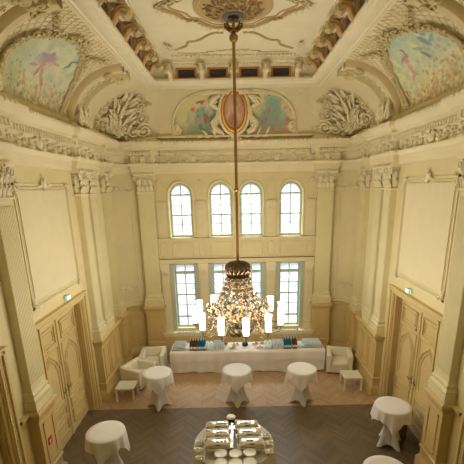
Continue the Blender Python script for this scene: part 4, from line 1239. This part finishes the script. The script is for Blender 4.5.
# ------------------------------------------------------------------ long buffet
BX0, BX1, BY0, BY1, BZ = -2.33, 2.91, 11.95, 12.75, .76
r = empty('buffet_table', ((BX0 + BX1) / 2, 12.35, 0)); tag(r, 'long folding buffet table under the windows, hidden by its cloth', 'table')
MB().box(BX0 + .02, BX1 - .02, BY0 + .02, BY1 - .02, .72, .75).build('tabletop', 'lack', r, world=True, smooth=0)
for a in (BX0 + .12, -.6, 1.1, BX1 - .12):
    for c in (BY0 + .1, BY1 - .1): MB().tube([(a, c, 0), (a, c, .72)], .02, 8).build('leg', 'steel', r, world=True)
b = MB(); N = 200; rows = []
prof_n = 9
def hem(x): return .035 + .02 * sin(x * 3) + .012 * sin(x * 11)
for i in range(N + 1):
    x = BX0 + (BX1 - BX0) * i / N; col_ = [(x, BY1 + .01, .5), (x, BY1 + .01, BZ - .005), (x, BY1 - .02, BZ), (x, (BY0 + BY1) / 2, BZ), (x, BY0 + .01, BZ), (x, BY0 - .012, BZ - .02)]
    for k in range(1, 8):
        h = k / 7; z = (BZ - .02) * (1 - h) + hem(x) * h
        col_.append((x, BY0 - .015 - h * (.035 + .02 * sin(x * 9 + 1) + .015 * sin(x * 17)), z))
    rows.append(col_)
b.loft(rows)
o = b.build('tablecloth', 'buffet', smooth=70); tag(o, 'long ivory cloth hanging to the floor on the window buffet', 'tablecloth')
# overlay with pointed ends
b = MB(); rows = []
for i in range(N + 1):
    x = BX0 - .01 + (BX1 - BX0 + .02) * i / N
    dr = .30 + .03 * sin(x * 2.2 + .6) + .02 * abs(sin(x * 1.8)); col_ = [(x, BY1 + .02, .6), (x, BY1 + .015, BZ + .002), (x, BY0 + .01, BZ + .006), (x, BY0 - .03, BZ - .012)]
    for k in range(1, 6):
        h = k / 5; col_.append((x, BY0 - .04 - h * (.035 + .018 * sin(x * 9 + 1) + .012 * sin(x * 17)), BZ - .012 - h * dr))
    rows.append(col_)
b.loft(rows)
for sg, xe in ((-1, BX0), (1, BX1)):
    rg = []
    for i in range(13):
        y = BY0 - .03 + (BY1 - BY0 + .04) * i / 12; L = .56 - .28 * (i / 12)
        rg.append([(xe + sg * (.01 + h * (.03 + .02 * sin(i * 1.7) + .06 * (1 - i / 12))), y - h * .06 * (1 - i / 12), BZ + .004 - h * L) for h in (0, .03, .25, .5, .75, 1)])
    b.loft(rg)
o = b.build('tablecloth', 'buffet', smooth=70); tag(o, 'shorter ivory overlay cloth with hanging corners on the window buffet', 'tablecloth')
ZT = BZ + .008
def bx(u): return -2.31 + (u - 171) * .0338

# cup racks and cups
def rack(x0, x1, y0, y1, h, lab):
    r = empty('cup_rack', ((x0 + x1) / 2, (y0 + y1) / 2, ZT)); tag(r, lab, 'rack')
    b = MB(); b.box(x0, x1, y0, y1, ZT, ZT + .02); b.box(x0, x1, y0, y0 + .015, ZT, ZT + h); b.box(x0, x1, y1 - .015, y1, ZT, ZT + h); b.box(x0, x0 + .015, y0, y1, ZT, ZT + h); b.box(x1 - .015, x1, y0, y1, ZT, ZT + h)
    b.build('crate', 'tray', r, world=True, smooth=0)
cm = MB(); cm.lathe([(.022, 0), (.024, .01), (.034, .11), (.03, .11), (.02, .015), (.004, .012)], 10)
c_first = cm.build('cup', 'cup'); c_used = [False]
def cups(x0, x1, nx, y0, y1, ny, z, grp, lab):
    for i in range(nx):
        for j in range(ny):
            o = c_first if not c_used[0] else c_first.copy()
            if c_used[0]: COL.objects.link(o)
            c_used[0] = True
            o.location = (x0 + (x1 - x0) * (i + .5) / nx, y0 + (y1 - y0) * (j + .5) / ny, z); tag(o, lab, 'cup', grp)
rack(-2.28, -1.84, 12.1, 12.72, .06, 'pale blue cup rack at the left end of the buffet')
cups(-2.255, -1.865, 6, 12.13, 12.69, 8, ZT + .02, 'cups in the left rack', 'small white cup standing in the left-end rack of the buffet')
rack(2.22, 2.86, 12.14, 12.72, .05, 'pale blue cup rack at the right end of the buffet')
cups(2.25, 2.83, 9, 12.17, 12.69, 8, ZT + .02, 'cups in the right rack', 'small white cup standing in the right-end rack of the buffet')
# tumblers
gm = MB(); gm.lathe([(.028, 0), (.036, .17), (.031, .17), (.024, .01), (.003, .008)], 10); g_first = gm.build('tumbler', 'cup'); g_used = [False]
def tumblers(x0, x1, nx, y0, y1, ny, grp, lab):
    for i in range(nx):
        for j in range(ny):
            o = g_first if not g_used[0] else g_first.copy()
            if g_used[0]: COL.objects.link(o)
            g_used[0] = True
            o.location = (x0 + (x1 - x0) * (i + .5) / nx, y0 + (y1 - y0) * (j + .5) / ny, ZT); tag(o, lab, 'glass', grp)
tumblers(-.88, -.5, 5, 12.1, 12.6, 5, 'glasses left of the pastries', 'tall pale glass in the rows left of the pastry plates')
tumblers(1.15, 1.53, 5, 12.1, 12.6, 5, 'glasses left of the right bottles', 'tall pale glass in the rows left of the right-hand blue bottles')
# cup-and-saucer stacks
sm = MB()
for k in range(3): sm.lathe([(.02, 0), (.065, .012), (.065, .018), (.03, .02), (.035, .05), (.02, .05)], 14, (0, 0, k * .045))
sm.build('saucer_stack', 'cup'); s_first = bpy.data.objects['saucer_stack']; su = False
for x in (-1.1, -.965, .95, 1.085):
    for j in range(4):
        o = s_first if not su else s_first.copy()
        if su: COL.objects.link(o)
        su = True; o.location = (x, 12.12 + j * .14, ZT)
        tag(o, 'stack of cups on saucers right of the left-hand bottles' if x < 0 else 'stack of cups on saucers right of the pastry plates', 'cup stack', 'saucer stacks left side' if x < 0 else 'saucer stacks right side')
# bottles
def bottle(m):
    r = empty('bottle'); b = MB(); b.lathe([(.01, 0), (.04, .0), (.044, .02), (.044, .2), (.036, .26), (.017, .31), (.014, .38), (.003, .38)], 14); b.build('bottle_body', m, r)
    b = MB(); b.lathe([(.0445, .06), (.0455, .062), (.0455, .14), (.0445, .142)], 14); b.build('bottle_label', 'label', r)
    b = MB(); b.lathe([(.017, .37), (.017, .4), (.002, .4)], 10); b.build('bottle_cap', 'label', r); return r
bb, br_ = bottle('bottleb'), bottle('bottler'); ub = {id(bb): False, id(br_): False}
def bott(o, x, y, lab, grp):
    k = o if not ub[id(o)] else dup(o)
    ub[id(o)] = True; k.location = (x, y, ZT); tag(k, lab, 'bottle', grp)
for base, xs, lab, grp in ((br_, (-1.64, -1.55, -1.47), 'amber bottle in the cluster beside the left cup rack', 'amber bottles on the left'), (bb, (-1.375, -1.285, -1.20), 'blue bottle in the cluster left of the saucer stacks', 'blue bottles on the left'),
                       (bb, (1.58, 1.67, 1.76), 'blue bottle in the cluster on the right half of the buffet', 'blue bottles on the right'), (br_, (1.87, 1.955), 'amber bottle beside the napkin pile on the right', 'amber bottles on the right')):
    for x in xs:
        for j in range(3): bott(base, x + .004 * j, 12.1 + j * .12, lab, grp)
b = MB()
for k in range(8): b.box(2.01 + .003 * (k % 2), 2.19, 12.1, 12.3, ZT + k * .014, ZT + k * .014 + .012)
tag(b.build('napkin_pile', 'cup', smooth=0), 'square pile of white napkins left of the right cup rack', 'napkins')
b = MB()
for k in range(5): b.box(-1.825, -1.70, 12.12, 12.42, ZT + k * .014, ZT + k * .014 + .012)
tag(b.build('napkin_pile', 'cup', smooth=0), 'flat pile of white napkins between the left cup rack and the amber bottles', 'napkins')
# platters
def platter(x, y, ra, rb_, lab, foodn, seed):
    r = empty('platter', (x, y, ZT)); tag(r, lab, 'platter', 'pastry platters')
    b = MB(); b.lathe([(.005, .005), (ra * .7, .005), (ra, .022), (ra, .028), (ra * .68, .014), (.005, .014)], 24, (0, 0, 0)); b.build('dish', 'china', r)
    rr = random.Random(seed)
    for k in range(foodn):
        q = rr.random() * 6.28; d = ra * .6 * math.sqrt(rr.random())
        f = MB(); f.ball((0, 0, 0), (.035, .022, .02), 8, 5); o = f.build('pastry', 'food', r); o.location = (d * cos(q), d * sin(q), .034); o.rotation_euler = (0, 0, rr.random() * 3)
platter(-.22, 12.2, .15, 0, 'white platter of pastries in front, left of the coffee pot', 9, 1); platter(-.12, 12.55, .14, 0, 'white platter of pastries behind, left of the coffee pot', 8, 2)
platter(.58, 12.56, .14, 0, 'white platter of pastries behind, right of the coffee pot', 8, 3); platter(.72, 12.25, .16, 0, 'white platter of pastries in front, right of the coffee pot', 9, 4); platter(.82, 12.58, .08, 0, 'smallest pastry platter, beside the right saucer stacks', 6, 5)
r = empty('coffee_pot', (.22, 12.42, ZT)); tag(r, 'dark metal coffee pot in the middle of the buffet', 'pot')
b = MB(); b.lathe([(.05, 0), (.1, .01), (.11, .06), (.09, .12), (.05, .14)], 18); b.build('pot_body', 'dark', r); b = MB(); b.lathe([(.012, .14), (.014, .3), (.03, .34), (.003, .36)], 10); b.build('stem', 'steel', r)
r = empty('posy_vase', (-.45, 12.4, ZT)); tag(r, 'small posy of red flowers beside the left glasses', 'flowers')
b = MB(); b.lathe([(.03, 0), (.035, .03), (.025, .07), (.03, .08), (.02, .08)], 12); b.build('vase', 'cup', r)
b = MB()
for k in range(9): b.ball((.04 * cos(k * 2.4), .04 * sin(k * 2.4), .11 + .01 * (k % 3)), .02, 6, 4)
b.build('petals', 'red', r)
b = MB()
for k in range(8): b.ball((.045 * cos(k * .8), .045 * sin(k * .8), .085), (.02, .02, .012), 6, 4)
b.build('foliage', 'green', r)

# ------------------------------------------------------------------ round buffet
RX, RY, RR = -.17, 7.15, .86
r = empty('round_buffet_table', (RX, RY, 0)); tag(r, 'large round buffet table at the bottom centre, covered by its cloth', 'table')
b = MB(); b.lathe([(.01, .72), (RR - .02, .72), (RR - .02, .745), (.01, .745)], 48); b.build('tabletop', 'lack', r)
b = MB(); b.lathe([(.05, .03), (.05, .72)], 14); b.lathe([(.02, 0), (.4, 0), (.38, .03), (.02, .04)], 24); b.build('table_base', 'steel', r)
b = MB(); N = 180; rings = [[(.01 * cos(2 * pi * j / N), .01 * sin(2 * pi * j / N), .752) for j in range(N)]]
for i in range(12):
    h = i / 11; rg = []
    for j in range(N):
        q = 2 * pi * j / N; f = sin(16 * q) * .6 + sin(27 * q + 1) * .4 + .5 * sin(9 * q + 2)
        if i == 0: rad, z = RR, .752
        else: rad = RR + .015 + h * (.05 + .04 * f); z = .74 * (1 - h) + .02 * h
        rg.append((rad * cos(q), rad * sin(q), z))
    rings.append(rg)
b.loft(rings, closed=True); o = b.build('tablecloth', 'round', smooth=70); o.location = (RX, RY, 0); tag(o, 'ivory cloth hanging to the floor on the round buffet table', 'tablecloth')
ZR = .754
def chafing():
    r = empty('chafing_dish'); w, d = .255, .145
    b = MB()
    for a in (-1, 1):
        for c in (-1, 1): b.tube([(a * (w - .01), c * (d - .02), 0), (a * (w - .01), c * (d - .02), .17)], .009, 6)
        b.tube([(a * (w - .01), -d, .1), (a * (w - .01), d, .1)], .007, 6)
    b.tube([(-w, -d + .02, .06), (w, -d + .02, .06)], .006, 6); b.tube([(-w, d - .02, .06), (w, d - .02, .06)], .006, 6)
    b.build('stand', 'steel', r)
    b = MB(); b.box(-w + .01, w - .01, -d + .01, d - .01, .1, .17); b.box(-w - .005, w + .005, -d - .005, d + .005, .165, .18); b.build('water_pan', 'chrome', r, bevel=.006)
    b = MB(); rg = []
    for i in range(13):
        q = pi * i / 12; y = -cos(q) * (d - .005); z = .18 + sin(q) * .1; rg.append([(-w + .0, y, .18 + (z - .18) * .0), (-w + .004, y, .18 + (z - .18) * .75), (-w + .05, y * .96, z), (0, y * .97, z + .004), (w - .05, y * .96, z), (w - .004, y, .18 + (z - .18) * .75), (w, y, .18)])
    b.loft(rg); b.build('roll_lid', 'chrome', r, smooth=50)
    b = MB(); b.tube([(-.05, -d * .75, .25), (-.05, -d * .95, .27), (.05, -d * .95, .27), (.05, -d * .75, .25)], .008, 6); b.ball((0, -d * .3, .283), (.02, .02, .008), 8, 4); b.build('lid_handle', 'dark', r)
    for a in (-1, 1):
        h = MB(); h.tube([(a * w, -.06, .14), (a * (w + .03), -.05, .14), (a * (w + .03), .05, .14), (a * w, .06, .14)], .007, 6); h.build('side_handle', 'chrome', r)
    return r
cf = chafing(); first_c = True
rows_ = ('back', 'middle', 'front')
for j, y in enumerate((7.5, 7.18, 6.86)):
    for i, x in enumerate((-.535, .13)):
        o = cf if first_c else dup(cf)
        first_c = False
        o.location = (x + .04 * j * (1 if i else 0.4), y - (0 if i else .01), ZR); o.rotation_euler = (0, 0, radians(2))
        tag(o, 'chrome chafing dish, %s row %s side of the round buffet' % (rows_[j], ('left', 'right')[i]), 'chafing dish', 'chafing dishes on the round buffet')
# rails between the two columns
b = MB()
for x in (-.225, -.205, -.185): b.box(x - .005, x + .005, 6.75, 7.62, ZR, ZR + .17)
tag(b.build('serving_rail', 'steel', smooth=0), 'steel rails running between the two columns of chafing dishes', 'rail')
r = empty('soup_kettle', (-.23, 7.8, ZR)); tag(r, 'small round soup kettle with pale lid behind the chafing dishes', 'kettle')
b = MB(); b.lathe([(.06, 0), (.085, .01), (.09, .18), (.1, .19), (.1, .2), (.02, .2)], 24); b.build('kettle_pot', 'dark', r)
b = MB(); b.lathe([(.106, .2), (.108, .215), (.09, .235), (.03, .245), (.003, .246)], 24); b.build('kettle_lid', 'china', r)
# plate stacks: every plate a thing
pm_ = MB(); pm_.lathe([(.004, 0), (.07, 0), (.08, .004), (.128, .014), (.13, .018), (.085, .009), (.004, .008)], 28)
pl0 = pm_.build('dinner_plate', 'china'); pu = False
spots = [(-.43, 6.56, 'left stack of the back row of plates'), (-.13, 6.55, 'middle stack of the back row of plates'), (.16, 6.57, 'right stack of the back row of plates'),
         (-.42, 6.28, 'left stack of the front row of plates'), (-.13, 6.27, 'middle stack of the front row of plates'), (.15, 6.29, 'right stack of the front row of plates')]
for x, y, lab in spots:
    for k in range(14):
        o = pl0 if not pu else pl0.copy()
        if pu: COL.objects.link(o)
        pu = True; o.location = (x, y, ZR + k * .0135); top = k == 13
        tag(o, ('topmost white plate of the ' if top else 'white plate under others in the ') + lab, 'plate', 'plates in the ' + lab)
# side bowls
def bowl(kind):
    r = empty('serving_bowl'); b = MB(); b.lathe([(.03, 0), (.05, .02), (.085, .05), (.09, .055), (.08, .05), (.045, .025), (.005, .02)], 24); b.build('bowl', 'chrome', r)
    b = MB(); b.lathe([(.075, .05), (.05, .065), (.01, .075), (.01, .09), (.002, .092)], 20); b.build('bowl_lid', 'steel', r); return r
b0 = bowl(0)
for k, (x, y, lab) in enumerate(((-.90, 7.12, 'back bowl of the three left of the chafing dishes'), (-.92, 6.86, 'middle bowl of the three left of the chafing dishes'), (-.86, 6.60, 'front bowl of the three left of the chafing dishes'),
                                (.56, 7.3, 'back bowl of the three right of the chafing dishes'), (.59, 7.04, 'middle bowl of the three right of the chafing dishes'), (.58, 6.76, 'front bowl of the three right of the chafing dishes'))):
    o = b0 if k == 0 else dup(b0)
    o.location = (x, y, ZR); tag(o, 'lidded chrome ' + lab, 'bowl', 'lidded bowls on the round buffet')

# ------------------------------------------------------------------ signs and small things
for s, side in ((-1, 'left'), (1, 'right')):
    r = empty('exit_sign', (s * 4.13, 8.95, 3.56)); tag(r, 'lit exit sign box above the %s double door' % side, 'exit sign')
    MB().box(-.05, .05, -.11, .11, .0, .15).build('sign_box', 'white', r, smooth=0, bevel=.008)
    x = -s * .0505
    b = MB(); b.box(min(x, x - s * .004), max(x, x - s * .004), -.1, .1, .012, .138); b.build('lit_face', 'exit', r, smooth=0)
    b = MB(); b.box(-.1, .1, -.0545, -.05 - .0005 - .056 * 0, .01, .14); b.T = None
    b = MB(); b.box(-.045, .045, -.114, -.11, .012, .138); b.build('lit_end_face', 'exit', r, smooth=0)
    b = MB(); b.box(-.03, -.0, -.117, -.114, .03, .12); b.ball((.018, -.115, .10), .009, 6, 4); b.tube([(.018, -.115, .09), (.016, -.115, .06), (.03, -.115, .035)], .005, 5); b.tube([(.016, -.115, .06), (.006, -.115, .035)], .005, 5); b.build('running_figure', 'exitg', r)
    r.scale = (.72, .72, .72)
r = empty('fire_alarm_sign', (-3.975, 6.85, 1.13)); tag(r, 'small red square fire sign on the near left pedestal', 'sign')
MB().box(-.006, .006, -.07, .07, -.08, .08).build('sign_plate', 'redsign', r, smooth=0)
b = MB(); b.box(.006, .009, -.04, .0, -.045, .03); b.tube([(.008, .01, -.04), (.008, .045, .0), (.008, .02, .045)], .006, 5); b.build('pictogram', 'white', r)
b = MB(); b.loft([[(3.92, 8.2, 0), (4.12, 8.15, 0), (4.14, 8.5, 0), (3.95, 8.55, 0)], [(3.9, 8.15, .4), (4.12, 8.15, .45), (4.14, 8.5, .45), (3.92, 8.6, .4)], [(4.0, 8.25, .75), (4.1, 8.25, .78), (4.1, 8.45, .78), (4.0, 8.45, .75)]], closed=True)
b.f += [(0, 1, 2, 3), (8, 9, 10, 11)]
tag(b.build('bag', 'brown', smooth=60, bevel=.03), 'brown bag on the floor behind the bar table by the right door', 'bag')

# ------------------------------------------------------------------ light
W = bpy.data.worlds.new('world'); SC.world = W; W.use_nodes = True
bg = W.node_tree.nodes['Background']; bg.inputs[0].default_value = (.92, .96, 1.0, 1); bg.inputs[1].default_value = .64
def area(name, loc, rot, sx, sy, e, col):
    L = bpy.data.lights.new(name, 'AREA'); L.shape = 'RECTANGLE'; L.size = sx; L.size_y = sy; L.energy = e; L.color = col
    o = bpy.data.objects.new(name, L); COL.objects.link(o); o.location = loc; o.rotation_euler = rot; return o
# daylight from the street side through both rows of windows
area('sky_daylight', (0, 20, 12), (radians(-52), 0, 0), 14, 7, 7500, (.96, .98, 1))

# ------------------------------------------------------------------ camera
cam = bpy.data.cameras.new('camera'); co = bpy.data.objects.new('camera', cam); COL.objects.link(co); SC.camera = co
F, PCX, PCY, PT, RO, YW = 383.05, 238.2, 300.7, .2882, .0190, -.0043
cam.sensor_width = 36; cam.sensor_fit = 'HORIZONTAL'; cam.lens = F / 464 * 36; cam.shift_x = (232 - PCX) / 464; cam.shift_y = (PCY - 232) / 464; cam.clip_end = 200
right = Vector((1, 0, 0)); fwd = Vector((0, cos(PT), -sin(PT))); down = Vector((0, -sin(PT), -cos(PT)))
def rotz(v): return Vector((cos(YW) * v.x - sin(YW) * v.y, sin(YW) * v.x + cos(YW) * v.y, v.z))
right, fwd, down = rotz(right), rotz(fwd), rotz(down)
r2 = cos(RO) * right + sin(RO) * down; d2 = -sin(RO) * right + cos(RO) * down
from mathutils import Matrix
m3 = Matrix((r2, -d2, -fwd)).transposed()
co.matrix_world = Matrix.Translation((-.045, 0, 6.1)) @ m3.to_4x4()

SC.view_settings.view_transform = 'Standard'; SC.view_settings.look = 'None'; SC.view_settings.gamma = 1; SC.view_settings.use_curve_mapping = False
SC.view_settings.exposure = 0.44
